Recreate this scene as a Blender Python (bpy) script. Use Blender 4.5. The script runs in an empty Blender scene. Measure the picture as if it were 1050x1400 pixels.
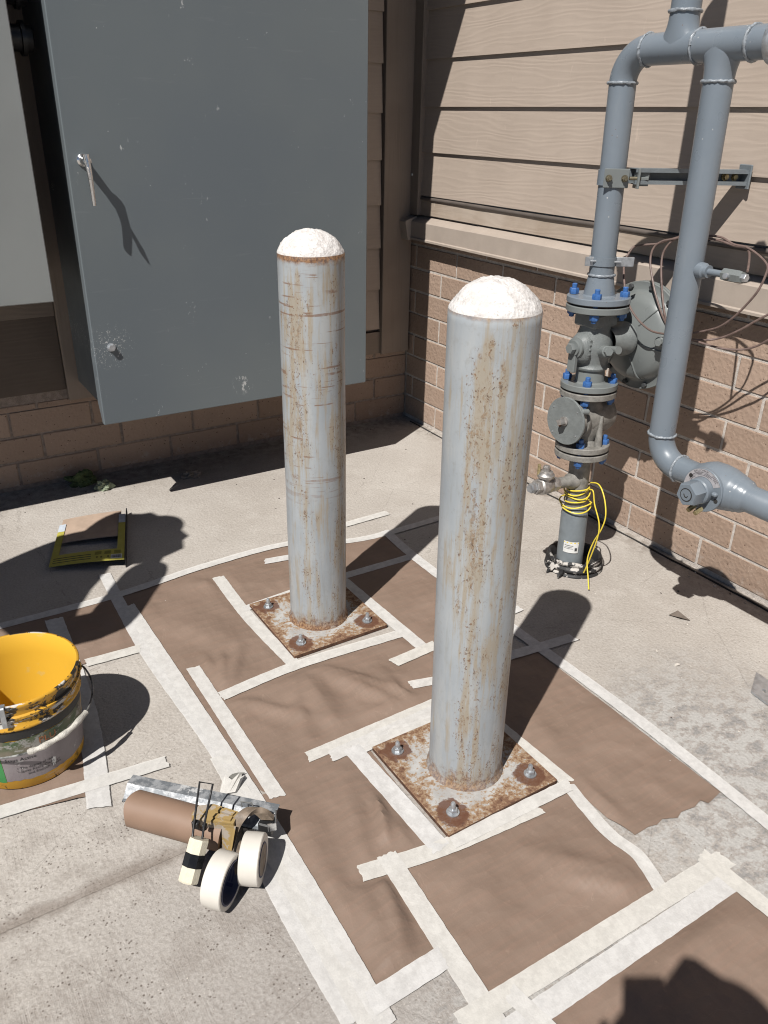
import bpy, bmesh, math, random
import numpy as np
from mathutils import Vector, Matrix, noise as mnoise

random.seed(7)
SC = bpy.context.scene
COL = SC.collection
PI = math.pi

# ------------------------------------------------------------------ camera
cam_d = bpy.data.cameras.new("camera")
cam = bpy.data.objects.new("camera", cam_d)
COL.objects.link(cam)
cam.matrix_world = Matrix(((0.846814, 0.220360, -0.484095, -2.247881), (-0.531606, 0.380368, -0.756780, -3.333196), (0.017370, 0.898199, 0.439245, 1.400000), (0.000000, 0.000000, 0.000000, 1.000000)))
cam_d.sensor_fit = 'VERTICAL'
cam_d.sensor_height = 24.0
cam_d.lens = 18.9083
cam_d.clip_start = 0.02
cam_d.clip_end = 400
SC.camera = cam

# ------------------------------------------------------------------ light
SUN_AZ, SUN_EL = 29.3, 52.5                       # light travels towards +x +y at SUN_AZ
w = bpy.data.worlds.new("World")
SC.world = w
w.use_nodes = True
wn = w.node_tree
sky = wn.nodes.new('ShaderNodeTexSky')
sky.sky_type = 'NISHITA'
sky.sun_disc = False
sky.sun_elevation = math.radians(SUN_EL)
sky.sun_rotation = math.radians(270 - SUN_AZ)     # compass bearing of the sun, clockwise from +y
sky.altitude = 1700
sky.air_density = 0.55
sky.dust_density = 0.3
wn.links.new(sky.outputs[0], wn.nodes['Background'].inputs[0])
wn.nodes['Background'].inputs[1].default_value = 0.05
sl = bpy.data.lights.new("sun", 'SUN')
sl.energy = 5.0
sl.angle = math.radians(0.53)
sl.color = (1.0, 0.968, 0.925)
so = bpy.data.objects.new("sun", sl)
COL.objects.link(so)
a, e = math.radians(SUN_AZ), math.radians(SUN_EL)
so.rotation_euler = Vector((math.cos(a)*math.cos(e), math.sin(a)*math.cos(e), -math.sin(e))).to_track_quat('-Z', 'Y').to_euler()
so.location = (-6, -6, 9)
SC.view_settings.view_transform = 'Standard'
SC.view_settings.look = 'None'
SC.view_settings.exposure = 0.08
SC.view_settings.gamma = 1.0
SC.view_settings.use_curve_mapping = False
SC.render.engine = 'CYCLES'
SC.cycles.max_bounces = 6
SC.cycles.filter_width = 1.1
SC.cycles.diffuse_bounces = 1
SC.cycles.transparent_max_bounces = 24

# ------------------------------------------------------------------ helpers
ORG = {}

def thing(name, label, cat, loc, group=None):
    o = bpy.data.objects.new(name, None)
    o.empty_display_size = 0.05
    COL.objects.link(o)
    o.location = loc
    o['label'] = label; o['category'] = cat
    if group: o['group'] = group
    ORG[o.name] = Vector(loc)
    return o

def obj(name, bm, mat, parent=None, smooth=False, base=None, angle=None):
    """link a bmesh given in world coordinates as one mesh object"""
    me = bpy.data.meshes.new(name)
    o = bpy.data.objects.new(name, me)
    COL.objects.link(o)
    if parent is not None:
        org = ORG[parent.name]
        o.parent = parent
    else:
        org = Vector(base) if base is not None else Vector((0, 0, 0))
        o.location = org
    ORG[o.name] = org
    bmesh.ops.translate(bm, verts=bm.verts, vec=-org)
    bmesh.ops.recalc_face_normals(bm, faces=bm.faces)
    if smooth:
        lim = math.radians(angle or 40)
        for f in bm.faces: f.smooth = True
        for ed in bm.edges:
            if len(ed.link_faces) == 2 and ed.calc_face_angle(0) > lim: ed.smooth = False
    bm.to_mesh(me); bm.free()
    if isinstance(mat, (list, tuple)):
        for m in mat: me.materials.append(m)
    else: me.materials.append(mat)
    return o

def tag(o, label, cat, group=None, kind=None):
    o['label'] = label; o['category'] = cat
    if group: o['group'] = group
    if kind: o['kind'] = kind
    return o

def struct(o):
    o['kind'] = 'structure'
    return o

def box(bm, c, s, rot=None, bev=0.0):
    m = Matrix.Translation(Vector(c)) @ (rot.to_4x4() if rot is not None else Matrix()) @ Matrix.Diagonal((*s, 1))
    r = bmesh.ops.create_cube(bm, size=1.0, matrix=m)
    if bev > 0:
        es = list({e for v in r['verts'] for e in v.link_edges})
        bmesh.ops.bevel(bm, geom=es, offset=bev, segments=1, profile=0.5, affect='EDGES')
    return bm

def nb(): return bmesh.new()

def axis_mat(p, d, up=None):
    d = Vector(d).normalized()
    if up is None: up = Vector((0, 0, 1)) if abs(d.z) < 0.9 else Vector((0, 1, 0))
    x = Vector(up).cross(d).normalized(); y = d.cross(x)
    return Matrix(((x.x, y.x, d.x, p[0]), (x.y, y.y, d.y, p[1]), (x.z, y.z, d.z, p[2]), (0, 0, 0, 1)))

def lathe(bm, prof, p=(0, 0, 0), d=(0, 0, 1), seg=32, up=None, jit=0.0):
    """prof: list of (r, t) along axis d from p"""
    M = axis_mat(p, d, up)
    rings = []
    for r, t in prof:
        if r < 1e-6: rings.append([bm.verts.new(M @ Vector((0, 0, t)))])
        else:
            rings.append([bm.verts.new(M @ Vector(((r + random.uniform(-jit, jit))*math.cos(2*PI*i/seg), (r + random.uniform(-jit, jit))*math.sin(2*PI*i/seg), t))) for i in range(seg)])
    for a_, b_ in zip(rings, rings[1:]):
        for i in range(seg):
            j = (i+1) % seg
            if len(a_) == 1 and len(b_) == 1: continue
            if len(a_) == 1: bm.faces.new((a_[0], b_[i], b_[j]))
            elif len(b_) == 1: bm.faces.new((a_[i], a_[j], b_[0]))
            else: bm.faces.new((a_[i], a_[j], b_[j], b_[i]))
    return bm

def cyl(bm, p0, p1, r0, r1=None, seg=24, bev=0.0, up=None):
    p0, p1 = Vector(p0), Vector(p1); L = (p1-p0).length
    r1 = r0 if r1 is None else r1
    if bev: prof = [(0, 0), (r0-bev, 0), (r0, bev), (r1, L-bev), (r1-bev, L), (0, L)]
    else: prof = [(0, 0), (r0, 0), (r1, L), (0, L)]
    return lathe(bm, prof, p0, p1-p0, seg, up)

def tube(bm, pts, r, seg=12, cap=True, rs=None):
    pts = [Vector(p) for p in pts]
    n = len(pts)
    tan = [(pts[min(i+1, n-1)] - pts[max(i-1, 0)]).normalized() for i in range(n)]
    up = Vector((0, 0, 1)) if abs(tan[0].z) < 0.9 else Vector((0, 1, 0))
    x = up.cross(tan[0]).normalized()
    rings = []
    for i in range(n):
        x = (x - tan[i]*x.dot(tan[i])).normalized(); y = tan[i].cross(x)
        rr = rs[i] if rs else r
        rings.append([bm.verts.new(pts[i] + x*rr*math.cos(2*PI*k/seg) + y*rr*math.sin(2*PI*k/seg)) for k in range(seg)])
    for a_, b_ in zip(rings, rings[1:]):
        for k in range(seg):
            j = (k+1) % seg
            bm.faces.new((a_[k], a_[j], b_[j], b_[k]))
    if cap:
        bm.faces.new(rings[0][::-1]); bm.faces.new(rings[-1])
    return bm

def smooth_path(pts, n=8, closed=False):
    pts = [Vector(p) for p in pts]; out = []
    m = len(pts)
    for i in range(m if closed else m-1):
        if closed: p0, p1, p2, p3 = pts[i-1], pts[i], pts[(i+1) % m], pts[(i+2) % m]
        else: p0, p1, p2, p3 = pts[max(i-1, 0)], pts[i], pts[i+1], pts[min(i+2, m-1)]
        for k in range(n):
            t = k/n
            out.append(0.5*((2*p1) + (p2-p0)*t + (2*p0-5*p1+4*p2-p3)*t*t + (3*p1-p0-3*p2+p3)*t**3))
    if not closed: out.append(pts[-1])
    return out

def arc(c, r, u, v, a0, a1, n=12):
    c, u, v = Vector(c), Vector(u), Vector(v)
    return [c + u*r*math.cos(a0+(a1-a0)*k/n) + v*r*math.sin(a0+(a1-a0)*k/n) for k in range(n+1)]

def prism(bm, poly, d):
    """extrude a planar polygon of world points by vector d"""
    d = Vector(d)
    a_ = [bm.verts.new(Vector(p)) for p in poly]; b_ = [bm.verts.new(Vector(p)+d) for p in poly]
    bm.faces.new(a_); bm.faces.new(b_[::-1])
    n = len(a_)
    for i in range(n):
        j = (i+1) % n
        bm.faces.new((a_[j], a_[i], b_[i], b_[j]))
    return bm

def hexnut(bm, p, d, r, h, up=None):
    return lathe(bm, [(0, 0), (r*0.97, 0), (r, h*0.12), (r, h*0.85), (r*0.9, h), (0, h)], p, d, 6, up)

def text_mesh(s, size, mat_fn):
    """lettering as a flat mesh; mat_fn maps each (x, y) of the text plane to a world point"""
    cu = bpy.data.curves.new("lettering", 'FONT'); cu.body = s; cu.size = size
    cu.resolution_u = 2
    t = bpy.data.objects.new("lettering_tmp", cu); COL.objects.link(t)
    dg = bpy.context.evaluated_depsgraph_get(); dg.update()
    me = bpy.data.meshes.new_from_object(t.evaluated_get(dg))
    bm = nb(); bm.from_mesh(me)
    COL.objects.unlink(t); bpy.data.objects.remove(t); bpy.data.curves.remove(cu); bpy.data.meshes.remove(me)
    for v in bm.verts: v.co = Vector(mat_fn(v.co.x, v.co.y))
    return bm

# ------------------------------------------------------------------ materials
class N:
    def __init__(s, name, rough=0.6, metal=0.0, spec=0.5):
        s.m = bpy.data.materials.new(name); s.m.use_nodes = True
        s.t = s.m.node_tree; s.b = s.t.nodes['Principled BSDF']
        s.b.inputs['Roughness'].default_value = rough; s.b.inputs['Metallic'].default_value = metal
        s.b.inputs['Specular IOR Level'].default_value = spec
        s._c = None
    def n(s, typ, **kw):
        x = s.t.nodes.new(typ)
        for k, v in kw.items(): setattr(x, k, v)
        return x
    def link(s, a_, b_): s.t.links.new(a_, b_)
    def setin(s, inp, v):
        if hasattr(v, 'is_output') or isinstance(v, bpy.types.NodeSocket): s.link(v, inp)
        else:
            if isinstance(v, (tuple, list)) and len(v) == 3 and inp.type == 'RGBA': v = (*v, 1)
            inp.default_value = v
    @property
    def co(s):
        if s._c is None: s._c = s.n('ShaderNodeTexCoord').outputs['Object']
        return s._c
    def mapped(s, scale=(1, 1, 1), rot=(0, 0, 0), loc=(0, 0, 0), src=None):
        x = s.n('ShaderNodeMapping'); s.link(src or s.co, x.inputs[0])
        x.inputs['Scale'].default_value = scale; x.inputs['Rotation'].default_value = rot; x.inputs['Location'].default_value = loc
        return x.outputs[0]
    def noise(s, scale, detail=4, rough=0.55, vec=None, dist=0.0):
        x = s.n('ShaderNodeTexNoise'); s.link(vec or s.co, x.inputs['Vector'])
        x.inputs['Scale'].default_value = scale; x.inputs['Detail'].default_value = detail
        x.inputs['Roughness'].default_value = rough; x.inputs['Distortion'].default_value = dist
        return x.outputs[0]
    def voro(s, scale, vec=None, feature='F1', out=0, rnd=1.0):
        x = s.n('ShaderNodeTexVoronoi', feature=feature); s.link(vec or s.co, x.inputs['Vector'])
        x.inputs['Scale'].default_value = scale; x.inputs['Randomness'].default_value = rnd
        return x.outputs[out]
    def wave(s, scale, dist=2, detail=2, vec=None, dirn='X', dscale=1.0):
        x = s.n('ShaderNodeTexWave', bands_direction=dirn); s.link(vec or s.co, x.inputs['Vector'])
        x.inputs['Scale'].default_value = scale; x.inputs['Distortion'].default_value = dist
        x.inputs['Detail'].default_value = detail; x.inputs['Detail Scale'].default_value = dscale
        return x.outputs[1]
    def ss(s, v, lo, hi, a_=0.0, b_=1.0):
        x = s.n('ShaderNodeMapRange', interpolation_type='SMOOTHSTEP'); s.setin(x.inputs[0], v)
        x.inputs[1].default_value = lo; x.inputs[2].default_value = hi; x.inputs[3].default_value = a_; x.inputs[4].default_value = b_
        return x.outputs[0]
    def math(s, op, a_, b_=0.0, c_=0.0):
        x = s.n('ShaderNodeMath', operation=op); s.setin(x.inputs[0], a_); s.setin(x.inputs[1], b_)
        if op == 'MULTIPLY_ADD': s.setin(x.inputs[2], c_)
        return x.outputs[0]
    def mul(s, *v):
        r = v[0]
        for q in v[1:]: r = s.math('MULTIPLY', r, q)
        return r
    def mix(s, f, a_, b_, mode='MIX'):
        x = s.n('ShaderNodeMix', data_type='RGBA', blend_type=mode)
        s.setin(x.inputs[0], f); s.setin(x.inputs[6], a_); s.setin(x.inputs[7], b_)
        return x.outputs[2]
    def xyz(s, src=None):
        x = s.n('ShaderNodeSeparateXYZ'); s.link(src or s.co, x.inputs[0]); return x.outputs
    def rnd(s): return s.n('ShaderNodeObjectInfo').outputs['Random']
    def geo(s, k): return s.n('ShaderNodeNewGeometry').outputs[k]
    def dist2(s, x0, y0, r0, r1, nz=None, amp=0.0):
        """1 inside a soft blob round (x0, y0)"""
        X = s.xyz()
        dx = s.math('SUBTRACT', X[0], x0); dy = s.math('SUBTRACT', X[1], y0)
        d = s.math('SQRT', s.math('ADD', s.mul(dx, dx), s.mul(dy, dy)))
        if nz is not None: d = s.math('ADD', d, s.math('MULTIPLY', s.math('SUBTRACT', nz, 0.5), amp))
        return s.ss(d, r0, r1, 1.0, 0.0)
    def color(s, v): s.setin(s.b.inputs['Base Color'], v); return s
    def rough(s, v): s.setin(s.b.inputs['Roughness'], v); return s
    def metal(s, v): s.setin(s.b.inputs['Metallic'], v); return s
    def bump(s, h, dist=0.002, strength=1.0):
        x = s.n('ShaderNodeBump'); s.setin(x.inputs['Height'], h)
        x.inputs['Distance'].default_value = dist; x.inputs['Strength'].default_value = strength
        if s.b.inputs['Normal'].links: s.link(s.b.inputs['Normal'].links[0].from_socket, x.inputs['Normal'])
        s.link(x.outputs[0], s.b.inputs['Normal']); return s

def plain(name, c, rough=0.5, metal=0.0, vary=0.12, sc=30, bump=0.0, spec=0.5):
    k = N(name, rough, metal, spec)
    nz = k.noise(sc, 4)
    dark = tuple(q*(1-vary) for q in c); lite = tuple(min(1, q*(1+vary)) for q in c)
    k.color(k.mix(k.ss(nz, 0.3, 0.7), dark, lite))
    k.rough(k.ss(k.noise(sc*2.3, 3), 0.3, 0.7, max(0.05, rough-0.08), min(1, rough+0.1)))
    if bump: k.bump(k.noise(sc*8, 3), bump)
    return k.m

def mat_concrete():
    k = N("concrete", 0.88, spec=0.3)
    X = k.xyz()
    big = k.noise(1.3, 5, 0.6); mid = k.noise(9, 6, 0.65); fine = k.noise(140, 3, 0.7); grain = k.noise(420, 2, 0.7)
    c = k.mix(k.ss(big, 0.32, 0.68), (0.395, 0.353, 0.308), (0.490, 0.450, 0.402))
    c = k.mix(k.mul(k.ss(mid, 0.45, 0.72), 0.45), c, (0.54, 0.50, 0.45))
    # cement-smooth grey zone in the foreground and on the right
    nz = k.noise(3.5, 5, 0.65)
    g = k.math('MAXIMUM', k.dist2(-1.75, -2.75, 0.25, 1.0, nz, 0.5), k.dist2(-0.7, -2.62, 0.16, 0.62, nz, 0.45))
    c = k.mix(k.mul(g, 0.75), c, (0.315, 0.285, 0.260))
    # pale blotches of laitance on the grey zone at the right
    bl = k.noise(1, 7, 0.66, vec=k.mapped((19, 27, 20), rot=(0, 0, 0.9)))
    gr = k.math('MAXIMUM', k.dist2(-0.72, -2.62, 0.20, 0.60, nz, 0.4), k.dist2(-1.4, -2.88, 0.2, 0.45, nz, 0.3))
    c = k.mix(k.mul(gr, k.ss(bl, 0.48, 0.53), 0.9), c, (0.455, 0.44, 0.415))
    c = k.mix(k.mul(gr, k.ss(bl, 0.40, 0.46, 1, 0), 0.85), c, (0.265, 0.255, 0.243))
    # aggregate: dark and pale specks
    v1 = k.voro(95); v2 = k.voro(160, vec=k.mapped((1, 1.15, 1), loc=(3, 1, 0)))
    pres = k.noise(40, 2)
    c = k.mix(k.mul(k.ss(v1, 0.10, 0.22, 1, 0), k.ss(pres, 0.50, 0.62), 0.75), c, (0.17, 0.135, 0.11))
    c = k.mix(k.mul(k.ss(v2, 0.12, 0.25, 1, 0), k.ss(k.noise(55, 2, vec=k.mapped(loc=(9, 4, 2))), 0.52, 0.62), 0.7), c, (0.60, 0.55, 0.49))
    c = k.mix(k.ss(fine, 0.30, 0.70), k.mix(0.11, c, (0, 0, 0)), k.mix(0.08, c, (1, 1, 1)))
    c = k.mix(k.mul(k.ss(grain, 0.55, 0.75), 0.24), c, (0.22, 0.19, 0.165))
    # pitted dark spots in the lower left slab
    lf = k.mul(k.dist2(-2.15, -2.25, 0.3, 0.75, nz, 0.3), k.ss(k.voro(105, vec=k.mapped(loc=(2, 7, 1))), 0.12, 0.30, 1, 0), k.ss(k.noise(13, 5, 0.7), 0.47, 0.58), 0.85)
    c = k.mix(k.mul(k.dist2(-2.15, -2.25, 0.3, 0.75, nz, 0.3), k.ss(k.noise(8, 7, 0.72), 0.47, 0.62), 0.32), c, (0.20, 0.165, 0.14))
    c = k.mix(lf, c, (0.11, 0.088, 0.072))
    # dirt along the control joint
    jd = k.math('ABSOLUTE', k.math('ADD', X[1], 2.088))
    jd = k.math('ADD', jd, k.math('MULTIPLY', k.math('SUBTRACT', k.noise(22, 4), 0.5), 0.05))
    c = k.mix(k.mul(k.ss(jd, 0.002, 0.034, 1, 0), k.ss(X[0], -2.02, -1.75, 1, 0), 0.6), c, (0.17, 0.135, 0.11))
    # grime by the walls
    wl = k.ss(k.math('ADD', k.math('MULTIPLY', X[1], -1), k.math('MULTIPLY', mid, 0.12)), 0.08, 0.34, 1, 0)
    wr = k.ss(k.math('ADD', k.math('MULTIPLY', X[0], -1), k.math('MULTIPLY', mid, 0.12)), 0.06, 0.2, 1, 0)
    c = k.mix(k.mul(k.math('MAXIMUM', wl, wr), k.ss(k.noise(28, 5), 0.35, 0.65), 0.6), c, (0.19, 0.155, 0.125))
    # hair cracks
    cr = k.voro(2.1, vec=k.mapped((1, 1, 0.001)), feature='DISTANCE_TO_EDGE')
    cr = k.math('ADD', cr, k.math('MULTIPLY', k.math('SUBTRACT', k.noise(20, 5), 0.5), 0.05))
    c = k.mix(k.mul(k.ss(k.math('ABSOLUTE', cr), 0.0, 0.0035, 1, 0), 0.28), c, (0.12, 0.10, 0.085))
    k.color(c)
    k.bump(k.math('ADD', fine, k.math('MULTIPLY', v1, 0.6)), 0.0022, 0.8)
    brm = k.noise(1, 3, 0.6, vec=k.mapped((170, 9, 10), rot=(0, 0, -0.35)))
    k.bump(k.mul(brm, k.ss(X[1], -2.0, -1.7, 1, 0), k.ss(k.noise(4, 3), 0.40, 0.60)), 0.0022, 0.7)
    return k.m

def mat_paper():
    k = N("kraft_paper", 0.6, spec=0.35)
    c = k.mix(k.ss(k.noise(5, 4), 0.3, 0.7), (0.215, 0.154, 0.117), (0.254, 0.184, 0.142))
    c = k.mix(k.mul(k.ss(k.noise(1, 4, vec=k.mapped((9, 120, 9), rot=(0, 0, 0.5))), 0.4, 0.7), 0.25), c, (0.30, 0.19, 0.14))
    c = k.mix(k.mul(k.ss(k.noise(60, 5, 0.7), 0.58, 0.75), 0.3), c, (0.36, 0.26, 0.20))
    cre = k.voro(5.5, vec=k.mapped((1, 1, 0.001), rot=(0, 0, 0.4)), feature='DISTANCE_TO_EDGE')
    cre = k.math('ADD', cre, k.math('MULTIPLY', k.math('SUBTRACT', k.noise(18, 4), 0.5), 0.09))
    c = k.mix(k.mul(k.ss(k.math('ABSOLUTE', cre), 0.0, 0.003, 1, 0), k.ss(k.noise(3.3, 3), 0.5, 0.62), 0.22), c, (0.40, 0.29, 0.225))
    sp = k.mul(k.ss(k.voro(26, vec=k.mapped((1, 1, 0.001))), 0.02, 0.05, 1, 0), k.ss(k.noise(12, 2), 0.55, 0.6))
    c = k.mix(sp, c, (0.6, 0.57, 0.53))
    k.color(c)
    k.bump(k.voro(9, vec=k.mapped((1, 1, 0.02), rot=(0, 0, 0.3))), 0.012, 0.28)
    k.bump(k.voro(1, vec=k.mapped((13, 30, 0.5), rot=(0, 0, 0.7), loc=(2, 5, 0))), 0.008, 0.30)
    k.bump(k.voro(1, vec=k.mapped((48, 22, 0.5), rot=(0, 0, -0.5), loc=(6, 1, 0))), 0.003, 0.25)
    k.bump(k.noise(14, 5, 0.6), 0.004, 0.4)
    k.bump(k.noise(300, 2), 0.0005, 0.4)
    return k.m

def mat_tape():
    k = N("masking_tape", 0.55, spec=0.3)
    c = k.mix(k.ss(k.noise(30, 5, 0.65), 0.30, 0.75), (0.675, 0.66, 0.64), (0.725, 0.71, 0.69))
    c = k.mix(k.mul(k.ss(k.noise(150, 4, 0.7), 0.55, 0.72), 0.3), c, (0.57, 0.555, 0.54))
    c = k.mix(k.mul(k.rnd(), 0.75), c, (0.69, 0.66, 0.595))
    k.color(c)
    k.setin(k.b.inputs['Alpha'], k.ss(k.noise(55, 5, 0.7), 0.34, 0.66, 0.76, 0.90))
    k.bump(k.voro(1, vec=k.mapped((30, 14, 1), rot=(0, 0, 0.4))), 0.0025, 0.35)
    k.bump(k.noise(45, 5, 0.65), 0.0012, 0.4)
    k.bump(k.noise(260, 3), 0.0008, 0.5)
    return k.m

def mat_bollard(name, dens, scratches, face):
    k = N(name, 0.45, spec=0.4)
    X = k.xyz()
    c = k.mix(k.ss(k.noise(3, 5, vec=k.mapped((2, 2, 1.2))), 0.35, 0.68), (0.330, 0.358, 0.380), (0.405, 0.428, 0.440))
    # chalky fading and run-down grime
    c = k.mix(k.mul(k.ss(k.noise(1, 6, 0.65, vec=k.mapped((30, 30, 4.5))), 0.46, 0.68), 0.5), c, (0.455, 0.455, 0.435))
    c = k.mix(k.mul(k.ss(k.noise(1, 6, 0.7, vec=k.mapped((60, 60, 6), loc=(4, 1, 2))), 0.52, 0.70), 0.38), c, (0.27, 0.265, 0.24))
    c = k.mix(k.mul(k.ss(k.noise(55, 6, 0.75), 0.52, 0.68), 0.28), c, (0.25, 0.24, 0.215))
    fx = k.math('ADD', k.math('MULTIPLY', X[0], face[0]/0.085), k.math('MULTIPLY', X[1], face[1]/0.085))
    side = k.mul(k.ss(fx, -0.45, 0.35), k.ss(fx, 0.75, 1.1, 1.0, 0.45))
    area = k.noise(1, 5, 0.62, vec=k.mapped((11, 11, 4.0), loc=(3, 3, 1)))
    A = k.math('ADD', area, k.math('MULTIPLY', k.math('SUBTRACT', side, 0.6), dens))
    wob = k.n('ShaderNodeVectorMath', operation='ADD'); k.link(k.co, wob.inputs[0])
    wn_ = k.n('ShaderNodeVectorMath', operation='SCALE'); nt = k.n('ShaderNodeTexNoise'); k.link(k.co, nt.inputs['Vector']); nt.inputs['Scale'].default_value = 60; k.link(nt.outputs[1], wn_.inputs[0]); wn_.inputs['Scale'].default_value = 0.022
    k.link(wn_.outputs[0], wob.inputs[1])
    # faint yellow-brown stains below the rust, then chips with short runs
    st = k.noise(1, 6, 0.66, vec=k.mapped((70, 70, 4.5), loc=(1.7, 0.3, 5)))
    halo = k.mul(k.ss(k.math('ADD', st, k.math('MULTIPLY', k.math('SUBTRACT', A, 0.5), 0.9)), 0.47, 0.66), 0.66)
    c = k.mix(halo, c, (0.345, 0.27, 0.17))
    rc = k.mix(k.ss(k.noise(130, 4), 0.38, 0.62), (0.085, 0.043, 0.025), (0.235, 0.125, 0.055))
    sp = k.mul(k.ss(k.voro(1, vec=k.mapped((105, 105, 17), src=wob.outputs[0])), 0.10, 0.34, 1, 0), k.ss(A, 0.52, 0.60), k.ss(k.noise(85, 4, 0.7), 0.38, 0.55))
    c = k.mix(k.mul(sp, 0.72), c, rc)
    stk = k.ss(k.math('ADD', k.noise(1, 7, 0.75, vec=k.mapped((95, 95, 5.5), loc=(6, 2, 3), src=wob.outputs[0])), k.math('MULTIPLY', k.math('SUBTRACT', A, 0.5), 0.75)), 0.60, 0.70)
    c = k.mix(k.mul(stk, k.ss(k.noise(120, 4, 0.75), 0.40, 0.56), 0.62), c, k.mix(0.35, rc, (0.34, 0.24, 0.13)))
    sp2 = k.mul(k.ss(k.voro(1, vec=k.mapped((190, 190, 75), loc=(5, 1, 2), src=wob.outputs[0])), 0.16, 0.34, 1, 0), k.ss(A, 0.49, 0.58), k.ss(k.noise(45, 3), 0.45, 0.55))
    c = k.mix(k.mul(sp2, 0.75), c, rc)
    run = k.noise(1, 5, 0.7, vec=k.mapped((75, 75, 2.0), loc=(2, 8, 1), src=wob.outputs[0]))
    c = k.mix(k.mul(k.ss(run, 0.655, 0.70), k.ss(k.noise(1, 3, vec=k.mapped((20, 20, 5), loc=(1, 5, 3))), 0.42, 0.55), 0.8), c, rc)
    rs = k.math('MAXIMUM', sp, sp2)
    nz = k.noise(38, 5, 0.7); blot = k.noise(150, 5, 0.75)
    if scratches:
        for (rot, sc, lo, th) in (((0.05, 0.04, 0), 105, 1, 0.585), ((-0.10, 0.12, 0), 80, 6, 0.62)):
            h = k.noise(1, 2, 0.5, vec=k.mapped((4.5, 4.5, sc), rot=rot, loc=(lo, lo, lo)))
            hm = k.mul(k.ss(h, th, th+0.03), k.ss(k.noise(1, 4, vec=k.mapped((15, 15, 14), loc=(7+lo, 2, 0))), 0.47, 0.56), k.ss(X[2], 0.35, 0.6))
            c = k.mix(k.mul(hm, 0.72), c, (0.20, 0.105, 0.06))
    up = k.math('ADD', X[2], k.math('MULTIPLY', k.math('SUBTRACT', nz, 0.5), 0.035 if scratches else 0.02))
    rim = k.ss(up, 1.070, 1.086) if scratches else k.ss(up, 1.084, 1.094)
    ft = k.ss(k.math('ADD', X[2], k.math('MULTIPLY', k.math('SUBTRACT', nz, 0.5), 0.20 if not scratches else 0.12)), 0.015, 0.062, 1, 0)
    c = k.mix(k.mul(rim, 0.9 if scratches else 0.5), c, k.mix(k.ss(blot, 0.4, 0.6), (0.11, 0.052, 0.028), (0.30, 0.155, 0.065)))
    c = k.mix(k.mul(ft, 0.95 if scratches else 0.7), c, k.mix(k.ss(blot, 0.4, 0.6), (0.13, 0.06, 0.035), (0.34, 0.20, 0.10)))
    k.color(c)
    k.rough(k.ss(k.math('MAXIMUM', rs, ft), 0, 1, 0.40, 0.9))
    k.bump(k.math('ADD', k.math('MULTIPLY', rs, 0.6), k.math('MULTIPLY', blot, 0.3)), 0.0005, 0.6)
    return k.m

def mat_plate():
    k = N("rusted_plate", 0.75, spec=0.3)
    X = k.xyz()
    c = k.mix(k.ss(k.noise(30, 5), 0.35, 0.65), (0.37, 0.36, 0.345), (0.47, 0.46, 0.44))
    ax = k.math('ABSOLUTE', X[0]); ay = k.math('ABSOLUTE', X[1])
    ed = k.math('MAXIMUM', ax, ay)
    nz = k.noise(24, 7, 0.72); n2 = k.noise(85, 5, 0.75)
    cor = k.math('ADD', k.mul(k.ss(ed, 0.10, 0.158), 0.13), k.mul(k.rnd(), 0.07))
    m = k.math('ADD', k.math('ADD', k.math('MULTIPLY', nz, 0.60), k.math('MULTIPLY', n2, 0.62)), cor)
    c = k.mix(k.ss(m, 0.67, 0.75), c, (0.33, 0.225, 0.14))
    c = k.mix(k.ss(m, 0.75, 0.83), c, (0.20, 0.112, 0.068))
    c = k.mix(k.ss(m, 0.83, 0.94), c, (0.105, 0.055, 0.038))
    # dark rust round each anchor bolt
    dx = k.math('SUBTRACT', ax, 0.113); dy = k.math('SUBTRACT', ay, 0.113)
    d = k.math('SQRT', k.math('ADD', k.mul(dx, dx), k.mul(dy, dy)))
    d = k.math('ADD', d, k.math('MULTIPLY', k.math('SUBTRACT', k.noise(42, 4), 0.5), 0.045))
    c = k.mix(k.mul(k.ss(d, 0.033, 0.039, 1, 0), k.ss(k.rnd(), 0.0, 1.0, 0.75, 0.9)), c, (0.12, 0.052, 0.03))
    side = k.ss(X[2], 0.0110, 0.0128, 1, 0)
    c = k.mix(side, c, k.mix(k.ss(n2, 0.4, 0.6), (0.075, 0.038, 0.026), (0.15, 0.08, 0.05)))
    k.color(c); k.bump(n2, 0.0012, 0.8)
    return k.m

def mat_dome():
    k = N("white_painted_concrete", 0.8, spec=0.3)
    c = k.mix(k.ss(k.noise(45, 6, 0.7), 0.35, 0.62), (0.62, 0.585, 0.555), (0.76, 0.735, 0.71))
    c = k.mix(k.mul(k.ss(k.noise(130, 4, 0.7), 0.56, 0.66), 0.6), c, (0.46, 0.42, 0.385))
    X = k.xyz()
    c = k.mix(k.mul(k.ss(k.math('ADD', X[2], k.math('MULTIPLY', k.noise(40, 4), 0.014)), 1.094, 1.100, 1, 0), k.rnd(), 0.9), c, (0.30, 0.17, 0.09))
    k.color(c); k.bump(k.voro(150), 0.0025, 0.5); k.bump(k.noise(90, 6, 0.72), 0.003, 0.6)
    return k.m

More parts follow.
